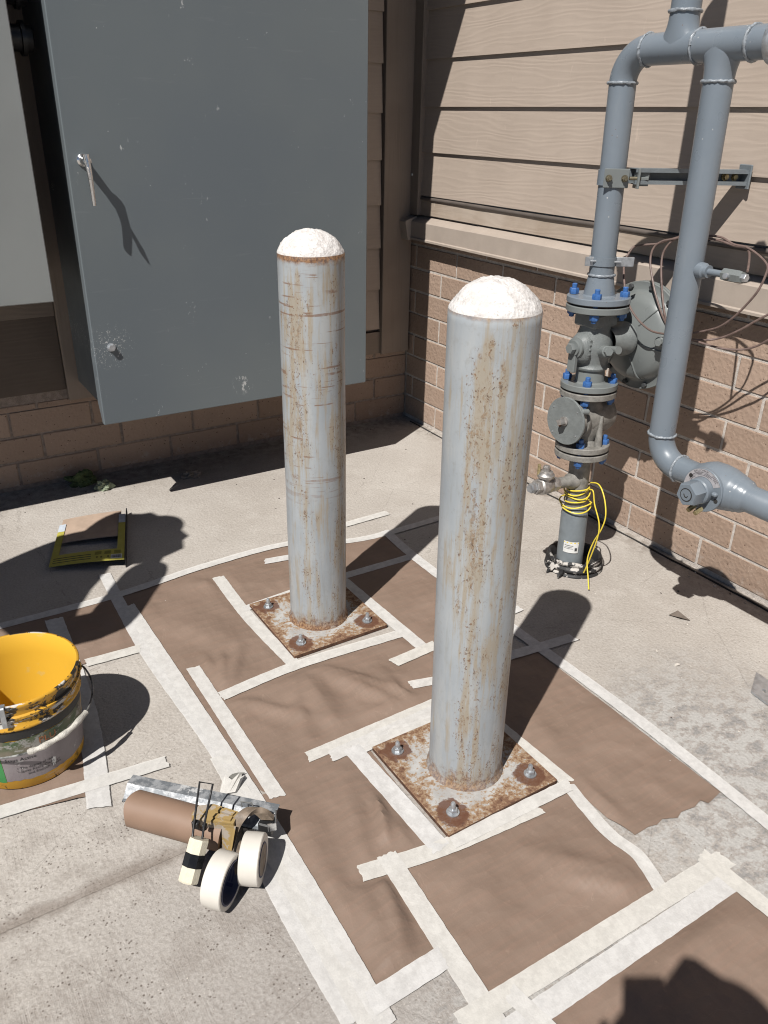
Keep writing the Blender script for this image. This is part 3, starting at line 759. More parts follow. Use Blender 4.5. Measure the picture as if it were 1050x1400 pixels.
# ------------------------------------------------------------------ masking tape and paper
TW = 0.0375
TAPES = [  # (points, width, label)
 ([(-1.7761, -0.8575), (-1.7899, -1.3633), (-1.7692, -1.9068), (-1.8124, -2.2574), (-1.8067, -2.4373), (-1.8165, -2.5900)], TW, 'long tape strip beside bare concrete, leftmost of three running to the bottom edge'),
 ([(-1.7706, -1.8688), (-1.7690, -2.0605), (-1.7793, -2.2569), (-1.7833, -2.4254), (-1.7854, -2.5672), (-1.7897, -2.6137)], 0.045, 'wrinkled cream tape between the two long strips running to the bottom edge'),
 ([(-1.7643, -1.0953), (-1.7620, -1.4285), (-1.7582, -1.9605), (-1.7535, -2.0773), (-1.7544, -2.2403), (-1.7586, -2.4062), (-1.7646, -2.5552), (-1.7683, -2.6268)], TW, 'long tape strip on the left paper edge, rightmost of three reaching the bottom'),
 ([(-1.7017, -1.4999), (-1.7050, -2.0587)], TW, 'lone diagonal tape strip on the brown paper, left of the near bollard'),
 ([(-2.2078, -1.0089), (-2.0611, -1.0103), (-1.9591, -1.0141), (-1.7850, -1.0129), (-1.4676, -0.9757), (-1.1554, -0.9743), (-0.9541, -1.0658), (-0.7925, -1.0863), (-0.5323, -1.0812)], 0.034, 'longest far tape strip, passing behind the far bollard from the bucket'),
 ([(-0.9017, -0.9463), (-0.7916, -0.9527), (-0.6994, -0.9394)], 0.036, 'loose curled tape end on bare concrete behind the far bollard'),
 ([(-1.2775, -1.0517), (-1.0990, -1.0833)], 0.036, 'short tape strip touching the left side of the far bollard'),
 ([(-1.1092, -1.2773), (-0.8143, -1.2808)], 0.036, 'tape strip lying in the shadow of the far bollard'),
 ([(-0.7925, -1.0658), (-0.8093, -1.3910), (-0.8076, -1.8081), (-0.8042, -2.0585), (-0.7907, -2.2354), (-0.8043, -2.5898), (-0.8109, -2.7576)], TW, 'long tape strip along the right paper edge, running to the right edge of the photo'),
 ([(-0.9893, -1.9048), (-0.9131, -1.9138), (-0.6721, -1.9423)], TW, 'tape strip crossing the shadow tip of the near bollard'),
 ([(-0.8020, -1.7417), (-0.7047, -1.7362)], 0.03, 'tape end poking out right of the near bollard toward the yellow wire'),
 ([(-1.4562, -1.0678), (-1.4655, -1.3442), (-1.4507, -1.6378)], 0.040, 'tape strip along the left side of the far rusty plate'),
 ([(-1.4590, -1.2952), (-1.2554, -1.2782)], 0.030, 'tape strip along the back of the far rusty plate'),
 ([(-1.6829, -1.6593), (-1.5936, -1.6625), (-1.5220, -1.6494), (-1.4403, -1.6400), (-1.1131, -1.6584)], 0.038, 'tape strip along the front of the far rusty plate'),
 ([(-1.1057, -1.2961), (-1.0926, -1.7529)], 0.040, 'tape strip along the right side of the far rusty plate'),
 ([(-1.2066, -1.7713), (-1.0508, -1.7608)], 0.040, 'rounded tape end left of the near bollard, upper of two'),
 ([(-1.2204, -1.8782), (-1.1311, -1.9017)], 0.034, 'torn tape end left of the near bollard, lower of two'),
 ([(-1.5900, -1.9805), (-1.4189, -1.9712), (-1.2029, -1.9746)], 0.036, 'tape strip behind the near rusty plate, farthest of three overlapped'),
 ([(-1.5402, -2.0075), (-1.3914, -1.9972), (-1.2201, -1.9987)], 0.038, 'creased tape strip behind the near rusty plate, middle of three overlapped'),
 ([(-1.5067, -2.0277), (-1.3827, -2.0181), (-1.2418, -2.0357)], 0.036, 'tape strip touching the back edge of the near rusty plate'),
 ([(-1.4824, -2.0069), (-1.4758, -2.0865), (-1.4798, -2.1713), (-1.4793, -2.2678), (-1.4722, -2.3745)], 0.046, 'crumpled tape along the left side of the near rusty plate'),
 ([(-1.6507, -2.3372), (-1.5776, -2.3541), (-1.4558, -2.3732), (-1.3278, -2.3836), (-1.2174, -2.3916)], 0.042, 'tape strip along the front of the near rusty plate'),
 ([(-1.4432, -2.3718), (-1.2811, -2.3779), (-1.1058, -2.3785)], 0.034, 'crumpled tape overlapping the front edge of the near rusty plate'),
 ([(-1.1190, -2.0929), (-1.1132, -2.2350), (-1.1037, -2.3690)], 0.036, 'tape strip along the right side of the near rusty plate'),
 ([(-1.1101, -2.3733), (-1.1328, -2.5160), (-1.1250, -2.6029), (-1.1482, -2.6837)], 0.032, 'twisted tape running from the near plate to the lower right'),
 ([(-1.5803, -2.3243), (-1.5849, -2.3958), (-1.6036, -2.5544), (-1.6110, -2.7448)], 0.044, 'tape strip running from the front plate corner down to the bottom edge'),
 ([(-1.7749, -2.5797), (-1.6139, -2.5756)], 0.046, 'short tape strip closing the paper at the bottom, beside a torn hole'),
 ([(-1.6606, -2.6914), (-1.5630, -2.6911), (-1.3681, -2.6929), (-1.1619, -2.6955), (-0.9708, -2.7053)], 0.044, 'wide lower tape strip, upper of the parallel pair at the bottom right'),
 ([(-1.6073, -2.7443), (-1.5394, -2.7436), (-1.3788, -2.7411), (-1.2041, -2.7426), (-1.0020, -2.7482)], 0.044, 'wide lower tape strip, lower of the parallel pair at the bottom right'),
 ([(-1.0113, -2.6719), (-1.0040, -2.7532), (-1.0025, -2.8599)], 0.038, 'tape strip along the upper edge of the bottom right paper'),
 ([(-1.5529, -2.6910), (-1.5360, -2.7880)], 0.034, 'short tape crossing the parallel pair at the bottom edge'),
 ([(-1.9518, -1.3273), (-1.8007, -1.3361)], 0.038, 'short tape strip between the bucket and the long tape'),
 ([(-1.9805, -1.0534), (-1.9829, -1.2890), (-2.0039, -1.5391), (-2.0353, -1.7493), (-2.0597, -1.8822)], 0.052, 'tape strip running past the right side of the bucket'),
 ([(-2.3232, -1.7760), (-2.2502, -1.7817), (-2.0719, -1.7953), (-1.8833, -1.8210)], 0.040, 'tape strip in front of the bucket, ending by the steel blade'),
]
PAPERS = [
 ([(-1.7740, -0.9988), (-1.4657, -0.9709), (-1.1413, -0.9696), (-0.9484, -1.0559), (-1.0892, -1.3167), (-1.2740, -1.2619), (-1.4517, -1.2898), (-1.4443, -1.6297), (-1.6829, -1.6593), (-1.7052, -1.4978), (-1.7036, -2.0672), (-1.7612, -1.9587), (-1.7677, -1.4330), (-1.7707, -1.1013)], 'brown paper left of the far bollard'),
 ([(-1.6806, -1.6536), (-1.4377, -1.6256), (-1.1108, -1.6509), (-1.0864, -1.7439), (-1.0141, -1.9525), (-1.0739, -2.0273), (-1.2201, -1.9987), (-1.4431, -2.0185), (-1.5858, -1.9917), (-1.7027, -2.0729), (-1.6985, -1.6779)], 'rumpled brown paper between the two bollards'),
 ([(-1.6945, -2.0364), (-1.5812, -1.9828), (-1.4442, -2.0239), (-1.4623, -2.3715), (-1.5750, -2.3642), (-1.6099, -2.5678), (-1.7673, -2.5722), (-1.7558, -2.0306)], 'crumpled brown paper left of the near rusty plate'),
 ([(-1.4673, -2.3730), (-1.3006, -2.3759), (-1.1070, -2.3724), (-1.1498, -2.6888), (-1.5924, -2.6946), (-1.5835, -2.3633)], 'smooth brown paper in front of the near rusty plate'),
 ([(-1.1162, -2.0019), (-0.9240, -1.9236), (-0.8132, -1.9401), (-0.8181, -2.5762), (-0.8732, -2.5846), (-0.8818, -2.5691), (-0.9083, -2.5761), (-0.9479, -2.5697), (-0.9670, -2.5754), (-1.0001, -2.5603), (-1.0231, -2.5658), (-1.0447, -2.5599), (-1.0869, -2.5603), (-1.1041, -2.4949), (-1.1035, -2.3664), (-1.1129, -2.1064)], 'brown paper with a torn edge right of the near bollard'),
 ([(-1.0169, -2.7453), (-1.0050, -2.8695), (-1.1985, -3.0120), (-1.5823, -2.7567)], 'brown paper at the bottom right corner under the phone shadow'),
 ([(-0.9512, -1.0609), (-0.7893, -1.0813), (-0.8064, -1.3869), (-0.8045, -1.7590), (-0.9217, -1.9209), (-1.1106, -1.9946), (-1.0864, -1.7439), (-1.1038, -1.3027)], 'brown paper right of the far bollard, partly in its shadow'),
 ([(-2.2078, -1.0089), (-1.9581, -1.0099), (-1.7837, -1.0085), (-1.7913, -1.3334), (-1.9640, -1.3279), (-1.9806, -1.2702), (-1.9802, -1.0720), (-2.0513, -1.2562), (-2.2383, -1.2407)], 'shaded brown paper behind the bucket'),
 ([(-2.2773, -1.4080), (-2.0396, -1.5506), (-2.0488, -1.8277), (-2.0766, -1.8342), (-2.1642, -1.8140), (-2.2523, -1.7950), (-2.3248, -1.7891)], 'brown paper under the yellow bucket'),
]
FOLDS = [  # (p0, p1, amplitude, width) real folds and buckles of the paper
 ((-1.4828, -2.1047), (-1.5720, -2.3227), 0.016, 0.012), ((-1.4834, -2.1770), (-1.5265, -2.3213), 0.010, 0.010), ((-1.5997, -2.3321), (-1.6929, -2.5816), 0.016, 0.022),
 ((-1.6149, -2.4256), (-1.6153, -2.5542), 0.010, 0.014), ((-1.6648, -2.3754), (-1.7191, -2.5736), 0.012, 0.020), ((-1.5416, -2.0747), (-1.6259, -2.3162), 0.008, 0.035), ((-1.6808, -2.1213), (-1.7350, -2.4982), 0.006, 0.035),
 ((-1.4507, -1.6651), (-1.4746, -1.9378), 0.014, 0.035), ((-1.4196, -1.6719), (-1.2848, -1.9360), 0.014, 0.022), ((-1.3884, -1.6788), (-1.2346, -1.9311), 0.010, 0.016), ((-1.6433, -1.7040), (-1.5108, -1.8677), 0.010, 0.02),
 ((-1.4928, -1.7044), (-1.5582, -1.9188), 0.008, 0.02), ((-1.2603, -1.7864), (-1.2565, -1.9356), 0.009, 0.018), ((-1.4691, -1.9090), (-1.2599, -1.9336), 0.006, 0.02),
 ((-1.6692, -1.6355), (-1.6068, -1.4804), 0.012, 0.014), ((-1.6557, -1.6436), (-1.5457, -1.4752), 0.010, 0.018), ((-1.6769, -1.6128), (-1.6528, -1.4734), 0.008, 0.014), ((-1.5914, -1.2697), (-1.5528, -1.4919), 0.006, 0.04),
 ((-1.1709, -2.6598), (-1.3185, -2.4699), 0.012, 0.030), ((-1.1883, -2.6754), (-1.3099, -2.5506), 0.010, 0.018), ((-1.1284, -2.4045), (-1.1222, -2.5551), 0.007, 0.018), ((-1.4647, -2.4565), (-1.4836, -2.6172), 0.005, 0.04),
 ((-1.6657, -1.2491), (-1.5937, -1.4254), 0.005, 0.035), ((-1.6146, -1.0294), (-1.4075, -1.1513), 0.006, 0.03), ((-1.7070, -1.4613), (-1.7262, -1.9634), 0.006, 0.012),
 ((-1.0244, -2.0745), (-1.0448, -2.3175), 0.004, 0.03), ((-1.0778, -2.5351), (-1.0794, -2.3535), 0.008, 0.018), ((-0.9892, -2.4079), (-0.8955, -2.5453), 0.004, 0.03), ((-0.8330, -2.1535), (-0.8046, -2.0966), 0.006, 0.02),
 ((-1.2920, -2.8024), (-1.0858, -2.8054), 0.007, 0.03), ((-1.4007, -2.8150), (-1.3031, -2.8120), 0.006, 0.03), ((-1.1464, -2.7496), (-1.0702, -2.7768), 0.006, 0.02),
]
def seg_dist(P, a_, b_):
    a_ = np.array(a_); b_ = np.array(b_); ab = b_-a_
    t_ = np.clip(((P-a_)@ab)/max(ab@ab, 1e-9), 0, 1)
    return np.linalg.norm(P-(a_+t_[:, None]*ab), axis=1), t_

def paper_height(P):
    """height of the paper sheets above the concrete at plan points P (n, 2)"""
    h = np.zeros(len(P))
    for a_, b_, amp, wd in FOLDS:
        d, t_ = seg_dist(P, a_, b_)
        h += 1.35*amp*(0.75*np.clip(1-np.abs(d)/(wd*1.5), 0, 1)**1.15 + 0.25*np.exp(-(d/wd/1.4)**2))*np.sin(np.clip(t_, 0.06, 0.94)*PI)**0.6
    nz = np.array([mnoise.noise(Vector((p[0]*7, p[1]*7, 1.3)))*0.0035 + mnoise.noise(Vector((p[0]*17, p[1]*17, 4.3)))*0.0022 - abs(mnoise.noise(Vector((p[0]*19, p[1]*19, 7.3))))*0.0030 for p in P])
    h += np.clip(nz + 0.0025, 0, None)
    near = np.full(len(P), 9.0)
    for pts, wd, _ in TAPES:
        for a_, b_ in zip(pts, pts[1:]):
            d, _t = seg_dist(P, a_, b_); near = np.minimum(near, d - wd/2)
    m = np.clip(near/0.024, 0, 1); m = m*m*(3-2*m)
    for (bx, by) in ((-1.284, -2.198), (-1.282, -1.45)):
        d = np.maximum(np.abs(P[:, 0]-bx), np.abs(P[:, 1]-by)) - 0.16
        m = np.minimum(m, np.clip(d/0.04, 0, 1))
    return h*m

def build_papers():
    for i, (poly, lab) in enumerate(PAPERS):
        bm = nb()
        pts = []
        for k_ in range(len(poly)):                          # slightly uneven cut edge
            a_ = Vector(poly[k_]); b_ = Vector(poly[(k_+1) % len(poly)]); n = max(1, int((b_-a_).length/0.03))
            for s in range(n): pts.append(a_.lerp(b_, s/n) + Vector((random.uniform(-1, 1), random.uniform(-1, 1)))*0.0008)
        f = bm.faces.new([bm.verts.new((p.x, p.y, 0)) for p in pts])
        xs = [p.x for p in pts]; ys = [p.y for p in pts]; st = 0.0115
        for q in np.arange(min(xs)+st, max(xs), st):
            bmesh.ops.bisect_plane(bm, geom=bm.verts[:]+bm.edges[:]+bm.faces[:], plane_co=(q, 0, 0), plane_no=(1, 0, 0))
        for q in np.arange(min(ys)+st, max(ys), st):
            bmesh.ops.bisect_plane(bm, geom=bm.verts[:]+bm.edges[:]+bm.faces[:], plane_co=(0, q, 0), plane_no=(0, 1, 0))
        P = np.array([(v.co.x, v.co.y) for v in bm.verts]); h = paper_height(P)
        for v, z in zip(bm.verts, h): v.co.z = 0.0012 + 0.0003*i + z
        c = (sum(xs)/len(xs), sum(ys)/len(ys), 0)
        o = obj('masking_paper', bm, M['paper'], base=c, smooth=True, angle=70)
        tag(o, lab, 'paper', 'brown masking paper sheets on the concrete')
build_papers()

def simplify(P, eps):
    if len(P) < 3: return P
    a_, b_ = P[0], P[-1]; d = (b_-a_).normalized()
    dev = [((p-a_) - d*(p-a_).dot(d)).length for p in P]; k_ = max(range(len(P)), key=lambda i: dev[i])
    if dev[k_] < eps: return [a_, b_]
    return simplify(P[:k_+1], eps)[:-1] + simplify(P[k_:], eps)

def build_tapes():
    done = []
    for i, (poly, wd, lab) in enumerate(TAPES):
        rr = random.Random(i*13+5)
        path = simplify([Vector((p[0], p[1], 0)) for p in poly], 0.011)
        L = sum((b_-a_).length for a_, b_ in zip(path, path[1:]))
        sm = smooth_path(path, max(4, int(L/0.012/max(1, len(path)-1)))) if len(path) > 2 else [path[0].lerp(path[1], k_/max(4, int(L/0.012))) for k_ in range(max(4, int(L/0.012))+1)]
        P = np.array([(p.x, p.y) for p in sm]); layer = 0
        for (Q, lw, ly) in done:
            mind = min(np.min(seg_dist(P, a_, b_)[0]) for a_, b_ in zip(Q, Q[1:]))
            if mind < (wd+lw)/2: layer = max(layer, ly+1)
        layer = min(layer, 14)
        done.append((P[::6] if len(P) > 12 else P, wd, layer))
        bm = nb(); NC = 9; rows = []
        n = len(sm)
        crumple = 0.0028 if any(w_ in lab for w_ in ('crumpled', 'wrinkled', 'creased', 'twisted')) else 0.0008
        ph = rr.uniform(0, 50); skew = (rr.uniform(-0.012, 0.012), rr.uniform(-0.012, 0.012))
        for k_, p in enumerate(sm):
            tn = (sm[min(k_+1, n-1)]-sm[max(k_-1, 0)]).normalized(); nr = Vector((-tn.y, tn.x, 0))
            row = []
            eL = rr.uniform(-1, 1)*0.0006; eR = rr.uniform(-1, 1)*0.0006
            for c in range(NC):
                u = c/(NC-1)-0.5
                q = p + nr*(u*wd + (eL if c == 0 else eR if c == NC-1 else 0))
                if k_ == 0 or k_ == n-1: q = q + tn*(rr.uniform(-1, 1)*0.0022 + u*skew[0 if k_ == 0 else 1] + 0.003*mnoise.noise(Vector((c*0.9, i*3.3, k_*0.1))))
                s = mnoise.noise(Vector((q.x*30, q.y*30, ph)))*0.6 + mnoise.noise(Vector((q.x*75, q.y*75, ph+3)))*0.4
                z = 0.0042 + 0.0005*layer + max(0.0, s+0.15)*crumple
                row.append(bm.verts.new((q.x, q.y, z)))
            rows.append(row)
        for a_, b_ in zip(rows, rows[1:]):
            for c in range(NC-1): bm.faces.new((a_[c], a_[c+1], b_[c+1], b_[c]))
        mid = sm[n//2]
        o = obj('masking_tape', bm, M['tape'], base=(mid.x, mid.y, 0), smooth=True, angle=60)
        tag(o, lab, 'tape', 'white masking tape strips on the ground')
build_tapes()
# ------------------------------------------------------------------ gas piping
PX = -0.39
PR = 0.0365
def ry(z): return -1.625 + 0.027*z
def weld(p, d, parent, r=PR):
    bm = nb(); M4 = axis_mat(p, d); n = 40; pts = []
    for i in range(n):
        a_ = 2*PI*i/n; rr = r + 0.0012 + random.uniform(-0.0010, 0.0010)
        pts.append(M4 @ Vector((rr*math.cos(a_), rr*math.sin(a_), random.uniform(-0.0010, 0.0010))))
    pts.append(pts[0])
    tube(bm, pts, 0.0042, 6, cap=False, rs=[0.0042 + random.uniform(-0.0009, 0.0009) for _ in pts])
    return obj('weld_bead', bm, M['weld'], parent, smooth=True, angle=60)

def build_gas():
    t = thing('gas_piping', 'tall blue-grey gas pipe loop with regulator, blue-bolted flanges and valves', 'gas pipes', (PX, -1.625, 0))
    P = lambda z: Vector((PX, ry(z), z))
    pipe = M['pipe']
    # buried sleeve pipe with sticker, narrower pipe above
    bm = nb(); lathe(bm, [(0, -0.02), (0.0445, -0.02), (0.0445, 0.217), (0.042, 0.227), (0.038, 0.239), (0.0345, 0.249)], P(0), (0, 0.027, 1), 36); sl_ = obj('sleeve_pipe', bm, M['case_dark'], t, smooth=True)
    bm = nb(); cyl(bm, P(0.240), P(0.412), 0.0345, seg=32); obj('lower_pipe', bm, M['cast_worn'], t, smooth=True)
    # sticker wrapped on the sleeve
    def on_sleeve(r, a0):
        return lambda u, v: (PX + r*math.cos(a0 + u/r), ry(0) + r*math.sin(a0 + u/r), v)
    f = on_sleeve(0.0451, math.radians(-172)); bm = nb()
    nU = 10
    for z0_, z1_ in ((0.087, 0.129),):
        grid = [[bm.verts.new(f(-0.0 + 0.052*i/nU, z)) for i in range(nU+1)] for z in (z0_, z1_)]
        for i in range(nU): bm.faces.new((grid[0][i], grid[0][i+1], grid[1][i+1], grid[1][i]))
    st = obj('sticker', bm, M['white'], sl_)
    f2 = on_sleeve(0.0454, math.radians(-172))
    for (u, z, wd, h, m) in ((0.0, 0.123, 0.052, 0.004, 'yellow_wire'), (0.004, 0.113, 0.030, 0.002, 'ink'), (0.004, 0.107, 0.026, 0.0015, 'ink'), (0.004, 0.102, 0.030, 0.0015, 'ink'), (0.040, 0.095, 0.008, 0.012, 'dark')):
        bm = nb(); g = [[bm.verts.new(f2(u + wd*i/4, zz)) for i in range(5)] for zz in (z, z+h)]
        for i in range(4): bm.faces.new((g[0][i], g[0][i+1], g[1][i+1], g[1][i]))
        obj('print', bm, M[m], sl_)
    # flanged joints with blue studs
    def flange_pair(zc, r, mats, hubs, worn=False):
        """two discs meeting at zc; hubs (lower, upper) heights"""
        c = P(zc); out = []
        for s, m, hub in ((-1, mats[0], hubs[0]), (1, mats[1], hubs[1])):
            bm = nb()
            prof = [(0, 0.0012), (r*0.80, 0.0012), (r*0.80, 0.003), (r-0.002, 0.003), (r, 0.005), (r, 0.020), (r-0.002, 0.022), (0.050, 0.022), (0.046, 0.026), (hub[1], 0.022+hub[0]), (0, 0.022+hub[0])]
            lathe(bm, prof, c, (0, 0.027*s, s), 56)
            out.append(obj('flange', bm, M[m], t, smooth=True, angle=35))
        bm = nb(); lathe(bm, [(r*0.55, -0.0013), (r*0.82, -0.0013), (r*0.82, 0.0013), (r*0.55, 0.0013)], c, (0, 0, 1), 48); obj('gasket', bm, M['rust_g'], t)
        for k_ in range(4):
            a_ = math.radians(-141 + 90*k_); pc = c + Vector((math.cos(a_), math.sin(a_), 0))*(r*0.79)
            bm = nb()
            cyl(bm, pc + Vector((0, 0, -0.047)), pc + Vector((0, 0, 0.052)), 0.0078, seg=12, bev=0.0015)
            up = (math.cos(a_+0.4*k_+0.3), math.sin(a_+0.4*k_+0.3), 0)
            hexnut(bm, pc + Vector((0, 0, 0.0222)), (0, 0, 1), 0.0142, 0.0165, up=up)
            hexnut(bm, pc + Vector((0, 0, -0.0222)), (0, 0, -1), 0.0142, 0.0165, up=up)
            obj('stud_bolt', bm, M['blue'], out[1], smooth=True, angle=30)
    flange_pair(0.911, 0.094, ('case', 'pipe'), ((0.018, 0.044), (0.062, PR)))
    flange_pair(0.649, 0.088, ('cast_worn', 'case'), ((0.014, 0.044), (0.040, 0.043)))
    flange_pair(0.449, 0.086, ('cast_worn', 'cast_worn'), ((0.012, 0.0350), (0.014, 0.042)))
    # riser, elbow, header, tee, drop pipe, low elbow and outlet as separate pieces between welds
    bm = nb(); cyl(bm, P(0.990), P(1.4945), PR, seg=40); obj('riser_pipe', bm, pipe, t, smooth=True)
    weld(P(0.993), (0, 0.027, 1), t); weld(P(1.4945), (0, 0, 1), t)
    zh = 1.5695; yb = ry(1.5) - 0.075
    bm = nb(); tube(bm, arc((PX, yb, 1.4945), 0.075, (0, 1, 0), (0, 0, 1), 0, PI/2, 14), PR, 40); obj('elbow', bm, pipe, t, smooth=True)
    weld((PX, yb, zh), (0, 1, 0), t)
    y_t1, y_t2, y_end = -1.759, -1.891, -2.021
    def tee(yc, y0, y1, sgn, nm, zlen):
        bm = nb(); cyl(bm, (PX, y0, zh), (PX, y1, zh), PR+0.0005, seg=44)
        prof = []
        for i in range(13):
            s = i/12; prof.append((PR + 0.022*(1-s)**2.4, 0.016 + 0.058*s))
        prof.append((PR, zlen)); prof = [(PR+0.010, 0.004)] + prof
        nv = len(bm.verts)
        lathe(bm, prof, (PX, yc, zh), (0, 0, sgn), 40, up=(1, 0, 0))
        bm.verts.ensure_lookup_table()
        for v_ in bm.verts[nv:]:
            rx, ry_ = v_.co.x-PX, v_.co.y-yc; r_ = math.hypot(rx, ry_)
            if r_ > PR: v_.co.x = PX + rx*PR/r_
        return obj(nm, bm, pipe, t, smooth=True, angle=60)
    tee(y_t1, yb, (y_t1+y_t2)/2 + 0.006, 1, 'upper_tee', 0.078)
    weld((PX, y_t1, zh+0.078), (0, 0, 1), t); weld((PX, (y_t1+y_t2)/2+0.006, zh), (0, 1, 0), t)
    tee(y_t2, (y_t1+y_t2)/2 + 0.004, -1.972, -1, 'lower_tee', 0.078)
    weld((PX, -1.972, zh), (0, 1, 0), t); weld((PX, y_t2, zh-0.078), (0, 0, 1), t)
    bm = nb(); cyl(bm, (PX, y_t1, zh+0.076), (PX, y_t1+0.006, 2.25), PR, seg=40); obj('vent_riser', bm, pipe, t, smooth=True)
    bm = nb(); cyl(bm, (PX, -1.972, zh), (PX, y_end, zh), PR, seg=40); obj('header_end', bm, pipe, t, smooth=True)
    bm = nb(); lathe(bm, [(PR-0.008, -0.01), (PR+0.002, 0), (PR+0.012, 0.004), (PR+0.014, 0.02), (PR+0.008, 0.032), (0.030, 0.034), (0.030, 0.20), (0, 0.20)], (PX, y_end, zh), (0, -1, 0), 40); obj('coupling', bm, M['galv'], t, smooth=True)
    zl = 0.492; R2 = 0.080
    y2 = lambda z: y_t2 + (z-1.5)*0.022
    pb = Vector((PX, y2(0.594), 0.594))
    bm = nb(); cyl(bm, (PX, y_t2, zh-0.076), pb, PR, seg=40); drop = obj('drop_pipe', bm, pipe, t, smooth=True)
    weld(pb, (0, 0, 1), t)
    bm = nb(); tube(bm, arc((PX, pb.y-R2, pb.z), R2, (0, 1, 0), (0, 0, -1), 0, PI/2, 14), PR, 40); obj('elbow', bm, pipe, t, smooth=True)
    ye = pb.y - R2; zl = pb.z - R2
    weld((PX, ye, zl), (0, 1, 0), t)
    # outlet pipe with the bulged ball valve
    bm = nb()
    prof = [(0, 0), (PR, 0), (PR, 0.055), (PR+0.004, 0.066), (0.052, 0.085), (0.060, 0.105), (0.062, 0.135), (0.060, 0.160), (0.055, 0.180), (0.054, 0.186), (0.0515, 0.190), (0.0505, 0.200), (0.049, 0.203), (0.047, 0.207), (0.046, 0.216), (0.040, 0.225), (PR, 0.232), (PR, 0.9), (0, 0.9)]
    lathe(bm, prof, (PX, ye, zl), (0, -1, -0.01), 48); bv = obj('outlet_valve', bm, pipe, t, smooth=True)
    vc = Vector((PX, ye-0.125, zl-0.004))
    bm = nb(); lathe(bm, [(0.05, 0), (0.044, 0.045), (0, 0.045)], vc, (-1, 0, 0), 36)
    obj('valve_neck', bm, pipe, bv, smooth=True)
    bm = nb(); lathe(bm, [(0, 0.048), (0.060, 0.048), (0.0615, 0.050), (0.0615, 0.058), (0.060, 0.060), (0, 0.060)], vc, (-1, 0, 0), 48); pf = obj('valve_flange', bm, pipe, t, smooth=True, angle=35)
    bm = nb(); lathe(bm, [(0.036, 0.060), (0.036, 0.080), (0.033, 0.084), (0, 0.084)], vc, (-1, 0, 0), 36); hexnut(bm, vc + Vector((-0.080, 0, 0)), (-1, 0, 0), 0.0345, 0.044, up=(0, 0.35, 1)); obj('stem_nut', bm, pipe, t, smooth=True, angle=30)
    bm = nb(); lathe(bm, [(0.0185, 0), (0.0185, 0.001), (0.016, 0.001)], vc + Vector((-0.1241, 0, 0)), (-1, 0, 0), 28); obj('stem_groove', bm, M['gap'], pf)
    bm = nb(); lathe(bm, [(0.0158, 0), (0.0158, 0.002), (0, 0.002)], vc + Vector((-0.124, 0, 0)), (-1, 0, 0), 28); obj('stem_end', bm, pipe, pf)
    bm = nb(); tube(bm, [vc + Vector((-0.1265, q[0], q[1])) for q in ((0.006, 0.002), (0.002, -0.005), (-0.004, -0.006), (-0.007, -0.001))], 0.0012, 6); obj('stem_mark', bm, M['gap'], pf)
    # name plate: an arc of pale metal over the top of the flange, with its lettering
    def ring_pt(r, a_, off): return vc + Vector((-off, -r*math.cos(a_), r*math.sin(a_)))
    bm = nb(); A0, A1, nn = math.radians(28), math.radians(195), 26
    ins = [bm.verts.new(ring_pt(0.0375, A0+(A1-A0)*i/nn, 0.0606)) for i in range(nn+1)]; ous = [bm.verts.new(ring_pt(0.0590, A0+(A1-A0)*i/nn, 0.0606)) for i in range(nn+1)]
    for i in range(nn): bm.faces.new((ins[i], ins[i+1], ous[i+1], ous[i]))
    tg = obj('name_plate', bm, M['plate_pale'], pf)
    def letter(s, size, r, amid):
        bm0 = text_mesh(s, size, lambda x, y: (x, y, 0)); W_ = max(v.co.x for v in bm0.verts)
        for v in bm0.verts:
            x, y = v.co.x - W_/2, v.co.y
            a_ = amid + x/r*-1.0 * -1.0
            v.co = ring_pt(r + y, amid - x/r, 0.0609) if False else ring_pt(r + y, PI - (amid - x/r) if False else amid + (-x/r), 0.0609)
        return obj('lettering', bm0, M['ink_soft'], pf)
    letter("BALLOMAX", 0.0085, 0.0515, math.radians(104))
    for (r, a0, a1) in ((0.0485, 62, 88), (0.0485, 96, 140), (0.0450, 60, 92), (0.0450, 100, 128), (0.0415, 70, 120), (0.0555, 40, 62), (0.0520, 42, 66), (0.0485, 40, 56), (0.0455, 134, 160), (0.0415, 132, 168)):
        bm = nb(); k1 = 8
        p0 = [bm.verts.new(ring_pt(r, math.radians(a0+(a1-a0)*i/k1), 0.0609)) for i in range(k1+1)]; p1 = [bm.verts.new(ring_pt(r+0.0013, math.radians(a0+(a1-a0)*i/k1), 0.0609)) for i in range(k1+1)]
        for i in range(k1): bm.faces.new((p0[i], p0[i+1], p1[i+1], p1[i]))
        obj('print_line', bm, M['ink_soft'], pf)
    for a_ in (-0.3, 2.55): 
        bm = nb(); lathe(bm, [(0.006, 0), (0.006, 0.0012), (0, 0.0012)], ring_pt(0.050, a_, 0.0600), (-1, 0, 0), 16); obj('flange_hole', bm, M['gap'], pf)
    bm = nb(); box(bm, ring_pt(0.045, 0.12, 0.067), (0.014, 0.016, 0.012), bev=0.004); obj('stop_pin', bm, pipe, pf)
    for q in (0.0, 0.022):
        bm = nb(); hexnut(bm, vc + Vector((-0.072, 0.004-q, -0.046)), (-1, 0, -0.3), 0.0075, 0.026); obj('stop_screw', bm, M['zinc'], pf)
    # pressure tap on the drop pipe
    a0 = Vector((PX, y2(1.056)-0.030, 1.056)); dv = Vector((-0.06, -1, 0.02)).normalized()
    bm = nb(); lathe(bm, [(0.019, 0), (0.021, 0.010), (0.020, 0.022), (0.016, 0.026), (0.016, 0.036), (0, 0.036)], a0, dv, 24); tp = obj('pressure_tap', bm, pipe, t, smooth=True)
